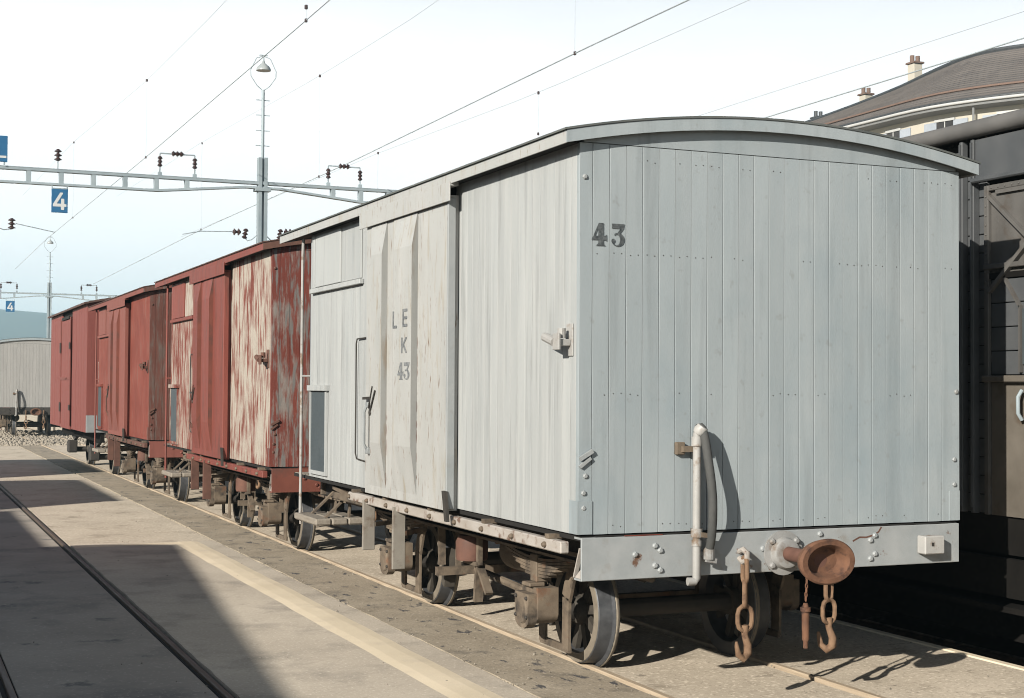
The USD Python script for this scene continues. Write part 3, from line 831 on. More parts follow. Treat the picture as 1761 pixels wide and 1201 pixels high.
    obj('floor_boards', MB().box((-H + .02, .01, .874), (H - .02, 5.55, .902)), 'dark_gap', uf)
    hs = part('headstock', t)
    b = MB().box((-1.180, -.0135, .676), (1.180, .0, .892), .003).box((-1.178, .0, .676), (1.178, .075, .686)).box((-1.178, .0, .882), (1.178, .075, .892))
    obj('beam', b, P['beam'], hs)
    b = MB().hull([(-1.178, .0, .688), (-1.178, .0, .735), (-1.178, .065, .688), (-1.17, .0, .688), (-1.17, .0, .735), (-1.17, .065, .688)])
    b.bar((-1.174, .07, .69), (-1.174, .002, .84), .008, .022, (1, 0, 0))
    obj('gusset', b, 'rail_paint', hs)
    obj('beam_lip', MB().box((-1.10, -.010, .8935), (1.10, .05, .8985)), 'dark_gap', hs)
    obj('lip_patch', MB().box((-.94, -.015, .8935), (-.72, -.0105, .8975)), 'red_trim', hs)
    b = MB()
    for (x, z) in ((-.765, .84), (-.735, .815), (-.765, .74), (-.735, .715), (.60, .845), (.57, .82), (.60, .745), (.57, .72), (.05, .715), (-.12, .80), (.24, .865), (-.88, .80)):
        b.bolt((x, -.0135, z), (0, -1, 0), .016, .013)
    obj('rivets', b, P['beam'], hs, kind='stuff')
    if hi:
        b = MB()
        ck = [(.455, .818), (.50, .838), (.545, .836), (.59, .846), (.625, .862), (.645, .889)]
        for (xa, za), (xb, zb_) in zip(ck[:-1], ck[1:]):
            b.bar((xa, -.0136, za), (xb, -.0136, zb_), .0014, .009, (0, 0, 1))
        obj('rust_crack', b, 'dark_rust', hs)
    obj('far_beam', MB().box((-.93, 5.551, .69), (.93, 5.60, .87), .003), 'dusty_iron', hs)
    bp = MB().box((.885, -.085, .735), (1.02, -.014, .835), .006)
    obj('lamp_pad', bp, P['pale'], hs)
    obj('pad_slot', MB().box((.93, -.087, .78), (.945, -.0845, .80)), 'dark_iron', hs)
    # ---- centre buffer with coupling pin
    bf = part('buffer', t)
    obj('flange', MB().lathe([(0, 0), (.115, 0), (.118, .008), (.118, .018), (.085, .022), (.075, .06), (.060, .065), (0, .065)], (0, -.0135, .775), (0, -1, 0), 28), P['fit2'], bf, smooth=30)
    b = MB()
    for a in (40, 140, 220, 320):
        b.bolt((.098 * math.cos(math.radians(a)), -.033, .775 + .098 * math.sin(math.radians(a))), (0, -1, 0), .018, .018)
    obj('flange_bolts', b, P['fit2'], bf, kind='stuff')
    obj('shank', MB().cyl((0, -.07, .775), (0, -.36, .775), .038, 18), 'dark_rust', bf, smooth=30)
    n = 40
    th = np.linspace(0, 2 * np.pi, n, endpoint=False)
    rings = [(.05, .04, -.325), (.115, .085, -.345), (.150, .105, -.372), (.165, .113, -.405), (.168, .116, -.420), (.158, .108, -.433), (.128, .086, -.432), (.116, .077, -.420), (.096, .062, -.364), (.02, .012, -.357)]
    v = np.vstack([np.stack([a * np.cos(th), np.full(n, yy), .772 + c * np.sin(th)], 1) for a, c, yy in rings])
    f = [(i * n + j, i * n + (j + 1) % n, (i + 1) * n + (j + 1) % n, (i + 1) * n + j) for i in range(len(rings) - 1) for j in range(n)]
    obj('buffer_head', MB().add(v, f), 'rust_iron', bf, smooth=40)
    if hi or P.get('chains'):
        pc = part('pin_chain', t)
        for k in range(10):
            obj('chain_link', chain_link((.105 - .0015 * k, -.10, .74 - .0225 * k), .034, .02, .0035, 75 if k % 2 else 5, 3), 'rust_iron', pc)
        obj('pin', MB().lathe([(0, 0), (.012, 0), (.017, -.02), (.028, -.022), (.028, -.042), (.020, -.046), (.019, -.19), (.013, -.20), (.013, -.235), (0, -.24)], (.09, -.10, .515), (0, 0, 1), 14), 'rust_iron', pc, smooth=35)
    # ---- side chains
    P0['eye_pale'] = P['eye_pale']
    coupling_chain(t, -.262, 3, 12, 1.07)
    coupling_chain(t, .262, 3, -60, 1.05, (75, 20, 8))
    # ---- brake pipe and hose on the near end
    hp = part('brake_hose', t)
    x = -.548
    obj('stand_pipe', MB().tube([(x - .05, -.055, .655), (x - .012, -.06, .655), (x, -.06, .67), (x, -.06, 1.41), (x + .006, -.068, 1.425)], .021, 12), P['pipe'], hp, smooth=40)
    b = MB().lathe([(.028, 0), (.028, .05)], (x, -.06, 1.345), (0, 0, 1), 14).lathe([(.03, 0), (.03, .045)], (x, -.06, .88), (0, 0, 1), 14).lathe([(.026, 0), (.026, .03)], (x, -.06, .835), (0, 0, 1), 14)
    obj('pipe_collars', b, P['pipe'], hp, smooth=40, kind='stuff')
    obj('elbow', MB().lathe([(0, 0), (.030, .0), (.036, .02), (.030, .045), (0, .05)], (x + .004, -.066, 1.41), (.3, -.3, .6), 14), P['pipe'], hp, smooth=40)
    b = MB().box((x - .075, -.055, 1.315), (x - .02, -.02, 1.345)).box((x - .10, -.03, 1.30), (x - .05, -.002, 1.365), .004)
    obj('clamp', b, 'dusty_iron', hp)
    hose = [(-.545, -.066, 1.43), (-.530, -.080, 1.435), (-.521, -.100, 1.37), (-.515, -.120, 1.27), (-.506, -.135, 1.16), (-.498, -.135, 1.05), (-.488, -.115, .94), (-.478, -.085, .86), (-.475, -.062, .81)]
    from scipy.interpolate import make_interp_spline
    sp = make_interp_spline(np.linspace(0, 1, len(hose)), np.array(hose), k=3)
    obj('hose', MB().tube(sp(np.linspace(0, 1, 26)), .023, 12), P['hose'], hp, smooth=50)
    b = MB().lathe([(.03, 0), (.03, .05), (.022, .06)], (x + .073, -.06, .765), (0, 0, 1), 14).cyl((x + .073, -.06, .785), (x + .073, -.012, .785), .024, 12).bar((x + .05, -.07, .765), (x + .11, -.07, .755), .018, .025)
    obj('hose_holder', b, P['fit2'], hp)
    obj('tap_handle', MB().bar((x + .01, -.085, .895), (x + .07, -.085, .885), .012, .025).bolt((x + .065, -.08, .89), (0, -1, 0), .016, .02), 'dusty_iron', hp)
    # ---- step and handrail on the far platform
    st = part('step', t)
    b = MB()
    for k in range(3):
        b.box((-1.255 + .135 * k, 4.58, .538), (-1.255 + .135 * k + .131, 5.24, .592), .012)
    obj('step_board', b, 'step_wood', st)
    for yy in (4.70, 5.10):
        b = MB()
        b.bar((-1.19, yy, .545), (-.93, yy - .03, .80), .014, .045, (0, 1, 0)).bar((-.95, yy, .55), (-.93, yy, .86), .014, .045, (0, 1, 0))
        obj('step_iron', b, 'dusty_iron', st)
    obj('handrail', MB().tube([(-1.21, 5.19, .50), (-1.215, 5.19, .60), (-1.215, 5.19, 2.70), (-1.215, 5.17, 2.86)], .013, 8), P['handrail'], t, smooth=40)
    obj('handrail_stay', MB().cyl((-1.215, 5.19, 1.72), (-1.18, 5.01, 1.72), .008, 6), P['handrail'], t)
    obj('platform', MB().box((-1.17, 5.02, .873), (1.17, 5.55, .9055), .004), 'step_wood', t)
    obj('platform_bracket', MB().box((-1.10, 3.80, .745), (-.97, 4.65, .80), .008).box((-1.09, 3.95, .80), (-.99, 4.15, .872), .01).bar((-1.1, 4.6, .84), (-1.05, 3.8, .75), .03, .03), 'dusty_iron', t)
    # ---- running gear
    for y in (A1, A2):
        wheelset(t, y, P)
        for s in (-1, 1):
            running_gear(t, y, s, P)
    brake_gear(t, A1, A2, P)
    return t


GREY = dict(planks=True, chains=True, axles=(1.28, 3.83), end='grey_end_paint', side_near='grey_paint', side_far='grey_paint', door='grey_door_paint', edge='grey_beam_paint', vent='grey_paint', vent2='grey_paint',
            fascia='grey_door_paint', fascia_end='grey_end_paint', roofm='roof_felt', beam='grey_beam_paint', pale='grey_pipe', iron='grey_beam_paint', flank='grimy_flank', fit='grey_pipe', fit2='grey_flange', railp='rail_paint',
            hang='dusty_grey', pipe='grey_pipe', hose='rubber_hose', handrail='grey_pipe', eye_pale=True)
RED1 = dict(GREY, planks=False, flank='dirty_red', axles=(1.42, 3.98), end='red_grey_wood', side_near='red_peeled_white', side_far='red_part_peeled', door='red_door', edge='red_door', vent='red_door', vent2='red_peeled_white', fascia='red_door',
            fascia_end='dark_rust', roofm='roof_rust', beam='dirty_red', pale='dirty_red', iron='dark_rust', fit='dark_rust', fit2='dark_rust', railp='red_door', hang='dark_rust', pipe='dark_rust', hose='dark_iron', handrail='red_door', eye_pale=False)
RED2 = dict(RED1, axles=(1.30, 4.02), end='brown_grey_end', side_near='red_faded', side_far='red_faded', door='red_faded_door', edge='red_faded_door', vent='red_faded_door', vent2='red_faded_door', fascia='red_faded_door', fascia_end='brown_grey_end',
            beam='red_faded_door', railp='dark_rust', handrail='red_faded_door')
PALE = dict(GREY, planks=False, chains=False, end='pale_van_paint', side_near='pale_van_paint', side_far='pale_van_paint', beam='dark_iron', pale='dark_iron', fit2='dark_iron', pipe='grey_pipe', hose='dark_iron', railp='dark_iron', eye_pale=False)

VANS = 'goods vans coupled in a row'
v1 = goods_van(0.0, 'pale grey boarded van with black number 43 on its near end wall', VANS, GREY)
v2 = goods_van(6.32, 'peeling red and white van coupled directly behind the grey van 43', VANS, RED1)
v3 = goods_van(12.92, 'faded red brown van with dark slate board, third from the front', VANS, RED2)
v5 = goods_van(40.6, 'distant pale van end with hose and buffer at the left edge of the photo', VANS, PALE, x0=-.16)

# ---- lettering on van 43
b = MB()
hh = .115
T = frame((-1.128, -.0032, 2.356), (1, 0, 0), (0, 0, 1))
S = np.eye(4); S[0, 0], S[1, 1] = hh * .98, hh
D = np.eye(4); D[2, 2] = 1
for shp, dx in ((FOUR, 0), (THREE, .112)):
    T2 = T.copy(); T2[0, 3] += dx
    for g_ in getattr(shp, 'geoms', [shp]):
        e = trimesh.creation.extrude_polygon(g_, .0012, engine='earcut')
        e.apply_transform(T2 @ S)
        b.tm(e)
obj('van_number', b, 'lettering', v1, label='black figures 43')


def side_text(b, txt, y, z, h, wid, x=-1.3152, shape=None):
    """Letters on the left side wall: reading direction is -y."""
    if shape is None:
        e = meshkit.text_mesh(txt, h, .0012, bold=True)
    else:
        e = trimesh.util.concatenate([trimesh.creation.extrude_polygon(g_, .0012, engine='earcut') for g_ in getattr(shape, 'geoms', [shape])])
        e.apply_scale([h, h, 1])
    e.apply_translation([-e.bounds[0][0], -e.bounds[0][1], 0])
    e.apply_scale([wid / e.bounds[1][0], 1, 1])
    e.apply_transform(frame((x, y, z), (0, -1, 0), (0, 0, 1)))
    b.tm(e)


lt = part('door_lettering', v1)
for ch_, y_, z_, h_, w_, shp in (('L', 2.548, 2.02, .107, .086, None), ('E', 2.352, 2.024, .11, .095, None), ('K', 2.372, 1.856, .095, .11, None), ('4', 2.445, 1.684, .112, .118, FOUR), ('3', 2.318, 1.684, .112, .11, THREE)):
    b = MB()
    side_text(b, ch_, y_, z_, h_, w_, shape=shp)
    obj('letter' if shp is None else 'figure', b, 'faded_lettering', lt)

# ---- fourth van: taller plain boarded van
W4 = thing('boarded_van', 'tall plain red van with hinged side door, farthest of the red vans', 'goods van', (0, 19.42, 0), 0, VANS)
L4, Z4a, Z4b = 6.05, .80, 3.03
obj('inner_shell', MB().box((-1.165, .035, Z4a + .01), (1.165, L4 - .03, Z4b - .02)), 'dark_gap', W4)
for nm, spans in (('side_wall', ((0.03, 2.2), (3.9, L4))),):
    for a, c in spans:
        b = MB()
        n = round((c - a) / .13)
        for i in range(n):
            plank_y(b, -1.2 + rnd.uniform(-.002, .002), a + (c - a) * i / n + .001, a + (c - a) * (i + 1) / n - .001, Z4a, Z4b)
        obj(nm, b, 'red_plain', W4)
b = MB()
xs = np.linspace(-1.2, 1.2, 19)
for i in range(18):
    plank_x(b, rnd.uniform(-.002, .002), xs[i] + .001, xs[i + 1] - .001, 1.10, Z4b, Z4b)
obj('end_wall', b, 'red_plain', W4)
obj('end_beam', MB().box((-1.2, -.02, .80), (1.2, .03, 1.098), .004), 'grey_beam_paint', W4)
obj('right_side_wall', MB().box((1.17, .031, Z4a), (1.2, L4, Z4b)), 'red_plain', W4)
obj('far_end_wall', MB().box((-1.198, L4 - .029, Z4a), (1.169, L4, Z4b)), 'red_plain', W4)
d4 = part('door', W4)
b = MB()
for i in range(10):
    plank_y(b, -1.222, 2.26 + .158 * i + .001, 2.26 + .158 * (i + 1) - .001, Z4a - .01, 2.86)
obj('door_boards', b, 'red_plain', d4)
obj('hinge_bars', MB().box((-1.236, 2.22, .86), (-1.222, 2.30, 2.9)).box((-1.236, 3.80, .86), (-1.222, 3.88, 2.9)).box((-1.234, 2.3, 1.72), (-1.2225, 3.8, 1.77)).box((-1.25, 2.75, 1.74), (-1.236, 3.1, 1.765)), 'red_door', d4)
obj('door_hinge', MB().box((-1.25, 3.78, 2.25), (-1.237, 3.90, 2.45)).box((-1.25, 3.78, 1.1), (-1.237, 3.90, 1.28)).box((-1.25, 2.2, 2.3), (-1.237, 2.32, 2.42)).box((-1.25, 2.2, 1.15), (-1.237, 2.32, 1.25)), 'dark_iron', d4)
r4 = part('roof', W4)
obj('roof_cover', arch_band(-.10, L4 + .06, 1.27, lambda x: arch(x, 3.02, .16, 1.27), lambda x: arch(x, 3.055, .16, 1.27)), 'roof_rust', r4)
obj('end_gable', arch_band(-.003, .03, 1.19, lambda x: 3.031, lambda x: arch(x, 3.022, .16, 1.27)), 'red_plain', r4)
obj('vent_hood', MB().box((-1.235, 2.5, 2.88), (-1.201, 3.7, 2.93)), 'dark_gap', r4)
obj('sole_bar', MB().box((-.95, .031, .62), (-.88, L4, .79)).box((.88, .031, .62), (.95, L4, .79)), 'soot', W4)
obj('tail_post', MB().tube([(-1.0, -.004, 1.45), (-1.0, -.05, 1.47), (-1.0, -.05, 2.0), (-1.0, -.004, 2.02)], .010, 6), 'rail_paint', W4)
for y in (1.3, 4.7):
    wheelset(W4, y, GREY)
    for s in (-1, 1):
        ab = part('axle_box', W4)
        obj('housing', MB().box((s * .80, y - .13, .25), (s * .98, y + .13, .50), .02), 'dark_iron', ab)
        obj('leaf_spring', MB().hull([(s * .86, y - .5, .60), (s * .86, y + .5, .60), (s * .86, y, .50), (s * .80, y - .5, .62), (s * .80, y + .5, .62), (s * .80, y, .50)]), 'dark_iron', ab)
b = MB().lathe([(0, 0), (.05, 0), (.05, -.30), (.17, -.34), (.17, -.36), (0, -.35)], (0, -.02, .92), (0, 1, 0), 20)
obj('buffer', b, 'dark_rust', W4, smooth=30)

# ------------------------------------------------------------------ unseen wagons added at left only to cast the shadows across the yard
def siding_wagon(xr, y0, y1, ztop, label, mat, name='siding_wagon', curved=True, turn=0.0):
    px, py = xr, y1
    t = thing(name, label, 'wagon', (px, py, 0), turn, 'unseen wagons added left of the yard to cast shadows')
    xr, y0, y1 = 0.0, y0 - y1, 0.0
    xl = xr - 2.5
    obj('body', MB().box((xl, y0, .8), (xr, y1, ztop), .02), mat, t)
    if curved:
        xm = (xl + xr) / 2
        bb = arch_band(y0 - .05, y1 + .05, 1.3, lambda x: arch(x, ztop + .001, .15, 1.3), lambda x: arch(x, ztop + .05, .15, 1.3))
        mm = bb.get(); mm.apply_translation([xm, 0, 0])
        obj('roof', mm, 'roof_felt', t)
    obj('underframe', MB().box((xl + .3, y0 - .2, .55), (xr - .3, y1 + .2, .799)), 'dark_iron', t)
    for y in (y0 + 1.0, y1 - 1.0):
        for x in (xl + .72, xr - .72):
            obj('wheel', MB().cyl((x - .06, y, .40), (x + .06, y, .40), .40, 20), 'wheel_iron', t)
    return t


def caster(px, py, z):
    """Where a point at height z must stand so that its shadow falls on (px, py)."""
    k = z / SUN_TAN / math.hypot(1, SUN_K)
    return px - k, py - SUN_K * k


xA, yA = caster(-1.75, 8.40, 3.5)
siding_wagon(xA, yA - 11.0, yA, 3.5, 'unseen tall covered wagon added nearest the camera to cast a shadow', 'red_plain', turn=-6.0)
xB, yB = caster(-2.85, 13.4, 2.9)
siding_wagon(xA, yA + .55, yA + 5.6, 3.5 - (2.85 - 1.75) * SUN_TAN * math.hypot(1, SUN_K), 'unseen low wagon added between two taller ones to shape the shadow', 'tarpaulin', curved=False)
xC, yC = caster(-1.3, 13.8, 3.5)
siding_wagon(xA, yA + 5.95, yA + 10.6, 3.5 + .15, 'unseen covered wagon added beyond the low one to cast a shadow', 'red_plain')
siding_wagon(xA, yA + 12.4, yA + 17.2, 3.5 + .5, 'unseen tallest covered wagon added at the far end to cast a shadow', 'red_plain')

# ------------------------------------------------------------------ dark van on the next track, right
C = thing('steel_van', 'dark steel van with braced panels standing on the track at right', 'goods van', (2.0, 0, 0), 0)
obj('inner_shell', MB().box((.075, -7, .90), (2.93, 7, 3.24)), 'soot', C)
obj('cornice', MB().lathe([(.0, -7.1), (.055, -7.1), (.055, 7.1), (.0, 7.1)], (-.02, 0, 3.305), (0, 1, 0), 20), 'coach_roof', C, smooth=30)
rr = arch_band(-7.1, 7.1, 1.5, lambda x: arch(x, 3.30, .16, 1.5), lambda x: arch(x, 3.345, .16, 1.5)).get(); rr.apply_translation([1.5, 0, 0])
obj('roof', rr, 'coach_roof', C, smooth=25)
dp = part('door', C)
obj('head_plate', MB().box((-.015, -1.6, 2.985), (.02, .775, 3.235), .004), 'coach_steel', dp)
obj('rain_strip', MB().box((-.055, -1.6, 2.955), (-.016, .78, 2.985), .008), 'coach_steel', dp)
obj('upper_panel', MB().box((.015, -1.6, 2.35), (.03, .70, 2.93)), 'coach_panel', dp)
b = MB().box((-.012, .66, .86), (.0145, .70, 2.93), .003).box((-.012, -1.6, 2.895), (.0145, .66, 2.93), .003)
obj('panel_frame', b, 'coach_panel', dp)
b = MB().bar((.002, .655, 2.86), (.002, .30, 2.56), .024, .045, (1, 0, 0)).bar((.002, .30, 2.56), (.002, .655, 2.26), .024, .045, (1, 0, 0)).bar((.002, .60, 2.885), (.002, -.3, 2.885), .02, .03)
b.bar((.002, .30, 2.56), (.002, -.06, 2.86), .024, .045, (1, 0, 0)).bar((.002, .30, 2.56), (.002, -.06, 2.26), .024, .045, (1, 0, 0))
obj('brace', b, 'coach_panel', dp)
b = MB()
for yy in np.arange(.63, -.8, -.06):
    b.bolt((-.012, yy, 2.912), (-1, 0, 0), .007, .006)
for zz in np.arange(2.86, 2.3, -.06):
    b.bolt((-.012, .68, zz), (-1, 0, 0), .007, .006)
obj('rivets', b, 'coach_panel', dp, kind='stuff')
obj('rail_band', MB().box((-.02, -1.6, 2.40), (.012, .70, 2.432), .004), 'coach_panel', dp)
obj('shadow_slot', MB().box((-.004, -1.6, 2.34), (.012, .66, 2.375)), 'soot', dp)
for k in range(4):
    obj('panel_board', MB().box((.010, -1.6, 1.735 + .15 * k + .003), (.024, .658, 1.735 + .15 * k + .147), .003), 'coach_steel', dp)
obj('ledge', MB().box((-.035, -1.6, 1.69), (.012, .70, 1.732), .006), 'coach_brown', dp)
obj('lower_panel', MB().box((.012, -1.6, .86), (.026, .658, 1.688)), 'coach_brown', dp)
b = MB().bar((-.004, .52, 2.335), (-.004, .385, 2.15), .012, .03, (1, 0, 0)).bar((-.004, .385, 2.16), (-.004, .385, 1.75), .012, .03, (1, 0, 0))
obj('window_frame', b, 'coach_panel', dp)
obj('window_pane', MB().box((-.006, -.4, 1.80), (.008, .37, 2.14)), 'slate_board', dp)
obj('door_handle', MB().tube([(-.02, .36, 1.46), (-.05, .36, 1.50), (-.05, .36, 1.60), (-.02, .36, 1.64)], .012, 8), 'galvanised', dp, smooth=40)
for yy, w in ((.80, .028), (.905, .028), (1.65, .05), (2.9, .05), (4.2, .05), (5.6, .05)):
    obj('post', MB().box((-.02, yy - w / 2, .86), (.03, yy + w / 2, 3.24), .004).box((-.035, yy - w / 2 + .004, .9), (-.0205, yy - w / 2 + .014, 3.22)), 'coach_steel', C)
sb = part('side_boards', C)
for k in range(19):
    obj('board', MB().box((.032, .72, .865 + .118 * k), (.055, 7, .865 + .118 * k + .112), .003), 'coach_steel', sb)
obj('top_rail', MB().box((.0, .93, 3.10), (.031, 7, 3.14), .003).box((.01, .93, 3.16), (.031, 7, 3.18)), 'coach_steel', C)
obj('roof_timber', MB().box((-.005, .93, 3.01), (.03, 1.5, 3.075), .003), 'tan_timber', C)
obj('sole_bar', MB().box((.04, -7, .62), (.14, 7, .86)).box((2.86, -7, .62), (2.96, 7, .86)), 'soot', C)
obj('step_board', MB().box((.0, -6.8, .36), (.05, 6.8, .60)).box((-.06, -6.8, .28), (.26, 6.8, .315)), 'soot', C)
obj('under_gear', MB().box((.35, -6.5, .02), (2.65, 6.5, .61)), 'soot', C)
for yy in (-3.2, 3.0):
    for xx in (.78, 2.22):
        obj('wheel', MB().cyl((xx - .06, yy, .30), (xx + .06, yy, .30), .48, 28), 'dark_iron', C)
obj('sunken_rail', MB().box((2.75, -40, -.40), (2.82, 60, -.19), .006).box((4.18, -40, -.40), (4.25, 60, -.19), .006), 'rail_old', kind=None,
    label='pair of dark rails in the sunken bed under the steel van', cat='rail')

# ------------------------------------------------------------------ overhead line
def insulator(b, c, axis, n=3, r=.11, gap=.13):
    p = []
    for k in range(n):
        h = gap * (k - (n - 1) / 2)
        p += [(.035, h - gap * .45), (.05, h - gap * .3), (r, h - gap * .18), (r * .95, h), (.05, h + gap * .25), (.035, h + gap * .45)]
    return b.lathe(p, c, axis, 12)


def bracket(parent, x, y, ztop, zchord, span=.96):
    g_ = part('wire_bracket', parent)
    b = MB()
    for s in (0, 1):
        b.bar((x + s * span, y, zchord), (x + s * span, y, ztop), .035, .035)
        b.box((x + s * span - .05, y - .05, zchord), (x + s * span + .05, y + .05, zchord + .10))
    b.bar((x, y, ztop + .01), (x + span, y, ztop + .01), .035, .035)
    obj('bracket_frame', b, 'galvanised', g_)
    for s in (0, 1):
        obj('insulator', insulator(MB(), (x + s * span, y, ztop - .22), (0, 0, 1), 3, .070, .10), 'insulator_brown', g_, smooth=40)
    obj('insulator', insulator(MB(), (x + span / 2, y, ztop + .02), (1, 0, 0), 3, .08, .11), 'insulator_brown', g_, smooth=40)


def gantry(y, xm, label, x0, x1, sign=None, first=False):
    t = thing('catenary_gantry', label, 'gantry', (0, 0, 0), 0, 'gantries spanning the tracks')
    zt, zl = 7.40, 7.0
    b = MB().box((x0, y - .10, zt - .07), (x1, y + .10, zt)).box((x0, y - .105, zt), (x1, y + .105, zt + .016))
    obj('top_chord', b, 'galvanised', t)

    def low(x):
        d = abs(x - xm)
        return 7.24 if d < .5 else 7.24 - .24 * min((d - .5) / 2.4, 1)
    xs = np.unique(np.concatenate([np.arange(x0, x1, 1.0), [xm - 2.9, xm - .5, xm + .5, xm + 2.9, x1]]))
    b = MB()
    for a, c in zip(xs[:-1], xs[1:]):
        b.bar((a, y, low(a)), (c, y, low(c)), .20, .06)
    obj('bottom_chord', b, 'galvanised', t)
    k = 0
    for x in np.arange(xm - .45 - .84 * int((xm - x0) / .84), x1, .84):
        if abs(x - xm) > 1.6:
            obj('chord_post', MB().box((x - .06, y - .09, low(x) + .02), (x + .06, y + .09, zt - .07)), 'galvanised', t)
    ms = part('mast', t)
    obj('column', MB().box((xm - .13, y - .12, -.03), (xm - .035, y + .12, 8.10)).box((xm + .035, y - .12, -.03), (xm + .13, y + .12, 8.10)).box((xm - .035, y - .03, 0), (xm + .035, y + .03, 8.06)), 'galvanised', ms)
    obj('top_pole', MB().cyl((xm, y, 8.0), (xm, y, 10.05), .045, 10), 'galvanised', ms, smooth=40)
    b = MB()
    for z in (8.45, 8.88, 9.32, 9.75):
        b.bar((xm - .20, y, z), (xm + .20, y, z), .022, .022)
    obj('climbing_rung', b, 'galvanised', ms)
    obj('saddle', MB().box((xm - .22, y - .16, 7.14), (xm + .22, y + .16, 7.24)), 'galvanised', ms)
    lp = part('lamp', t)
    pts = [(xm, y, 10.05)]
    for s in (-1, 1):
        obj('yoke', MB().tube([(xm, y, 10.02), (xm + s * .18, y, 10.16), (xm + s * .36, y, 10.42), (xm + s * .37, y, 10.60), (xm + s * .20, y, 10.95), (xm, y, 11.02)], .012, 6), 'galvanised', lp, smooth=40)
    obj('lamp_shade', MB().lathe([(.03, .28), (.045, .22), (.10, .17), (.18, .10), (.205, .04), (.21, 0), (.195, 0), (.16, .09), (.03, .16)], (xm, y, 10.60), (0, 0, 1), 24), 'lamp_enamel', lp, smooth=40)
    obj('lamp_bottom', MB().lathe([(0, 0), (.19, 0), (.19, .008), (0, .008)], (xm, y, 10.598), (0, 0, 1), 20), 'window_dark', lp)
    obj('lamp_stem', MB().cyl((xm, y, 10.85), (xm, y, 11.05), .022, 8).box((xm - .12, y - .02, 11.03), (xm + .12, y + .02, 11.05)), 'galvanised', lp)
    return t


G1 = gantry(34.0, 5.335, 'nearer steel gantry beam on a lamp-topped mast behind the red vans', -9, 15)
for x, z in ((2.46, 8.03), (7.27, 8.0)):
    bracket(G1, x, 34, z, 7.416)
b = MB().bar((-.245, 34, 7.416), (-.245, 34, 7.65), .03, .03)
obj('wire_stub', b, 'galvanised', G1)
obj('insulator', insulator(MB(), (-.245, 34, 7.80), (0, 0, 1), 3, .10, .11), 'insulator_brown', G1, smooth=40)
for s in (-1, 1):
    ra = part('registration_arm', G1)
    x = 5.335 + s * .67
    if s < 0:
        obj('insulator', insulator(MB(), (4.62, 34, 5.96), (1, 0, 0), 2, .10, .12), 'insulator_brown', ra, smooth=40)
        obj('insulator', insulator(MB(), (4.86, 34, 5.92), (.2, 0, 1), 3, .08, .10), 'insulator_brown', ra, smooth=40)
        obj('arm', MB().tube([(5.2, 34, 5.9), (5.05, 34, 5.76), (4.92, 34, 5.72), (4.86, 34, 5.80)], .014, 6).tube([(4.5, 34, 5.96), (3.6, 34, 5.93), (3.1, 34, 5.82)], .012, 6), 'galvanised', ra)
    else:
        obj('insulator', insulator(MB(), (5.86, 34, 5.95), (.2, 0, 1), 3, .08, .10), 'insulator_brown', ra, smooth=40)
        obj('insulator', insulator(MB(), (6.10, 34, 6.02), (1, 0, 0), 2, .10, .12), 'insulator_brown', ra, smooth=40)
        obj('arm', MB().tube([(5.46, 34, 5.9), (5.6, 34, 5.76), (5.75, 34, 5.72), (5.86, 34, 5.84)], .014, 6).tube([(6.2, 34, 6.02), (7.0, 34, 6.0)], .012, 6), 'galvanised', ra)
ra = part('registration_arm', G1)
obj('insulator', insulator(MB(), (-1.40, 34, 5.89), (0, 0, 1), 3, .10, .10), 'insulator_brown', ra, smooth=40)
obj('arm', MB().tube([(-1.30, 34, 5.90), (-.29, 34, 5.71)], .012, 6).tube([(-1.4, 34, 5.75), (-1.6, 34, 5.72), (-2.0, 34, 5.85)], .014, 6).bar((-2.0, 34, 5.8), (-2.0, 34, 7.0), .04, .04), 'galvanised', ra)
G2 = gantry(90.0, 5.04, 'farther, smaller gantry beam seen above the hill at left', -9, 15)
for x, z in ((2.10, 8.0), (7.0, 8.0)):
    bracket(G2, x, 90, z, 7.416)

def number_sign(x0, x1, z0, z1, y, label):
    t = thing('track_sign', label, 'sign', (0, 0, 0))
    obj('panel', MB().box((x0, y - .03, z0), (x1, y + .03, z1), .004), 'sign_blue', t)
    e = meshkit.text_mesh('4', (z1 - z0) * .70, .004, bold=True)
    e.apply_translation([-(e.bounds[0][0] + e.bounds[1][0]) / 2, -(e.bounds[0][1] + e.bounds[1][1]) / 2, 0])
    e.apply_transform(frame(((x0 + x1) / 2, y - .031, (z0 + z1) / 2 - .01), (1, 0, 0), (0, 0, 1)))
    obj('figure', MB().tm(e), 'sign_white', t)
    obj('hanger', MB().box((x0, y - .01, z1 + .001), (x0 + .03, y + .01, 6.985)).box((x1 - .03, y - .01, z1 + .001), (x1, y + .01, 6.985)).box((x0 + .03, y - .025, z1 + .001), (x1 - .03, y + .025, z1 + .03)), 'galvanised', t)
    return t


number_sign(-.415, .005, 6.23, 6.86, 33.85, 'blue sign with white 4 hanging under the nearer gantry beam')
number_sign(2.40, 2.93, 6.16, 6.84, 89.85, 'small far blue sign with white 4 under the farther gantry')
t = thing('track_sign', 'blue panel with white bar standing on the gantry beam at left edge', 'sign')
obj('panel', MB().box((-2.05, 33.82, 7.50), (-1.545, 33.88, 8.19), .004), 'sign_blue', t)
obj('white_bar', MB().box((-1.95, 33.814, 7.60), (-1.575, 33.819, 7.66)), 'sign_white', t)
obj('foot', MB().box((-2.0, 33.84, 7.417), (-1.96, 33.86, 7.499)).box((-1.64, 33.84, 7.417), (-1.60, 33.86, 7.499)), 'galvanised', t)


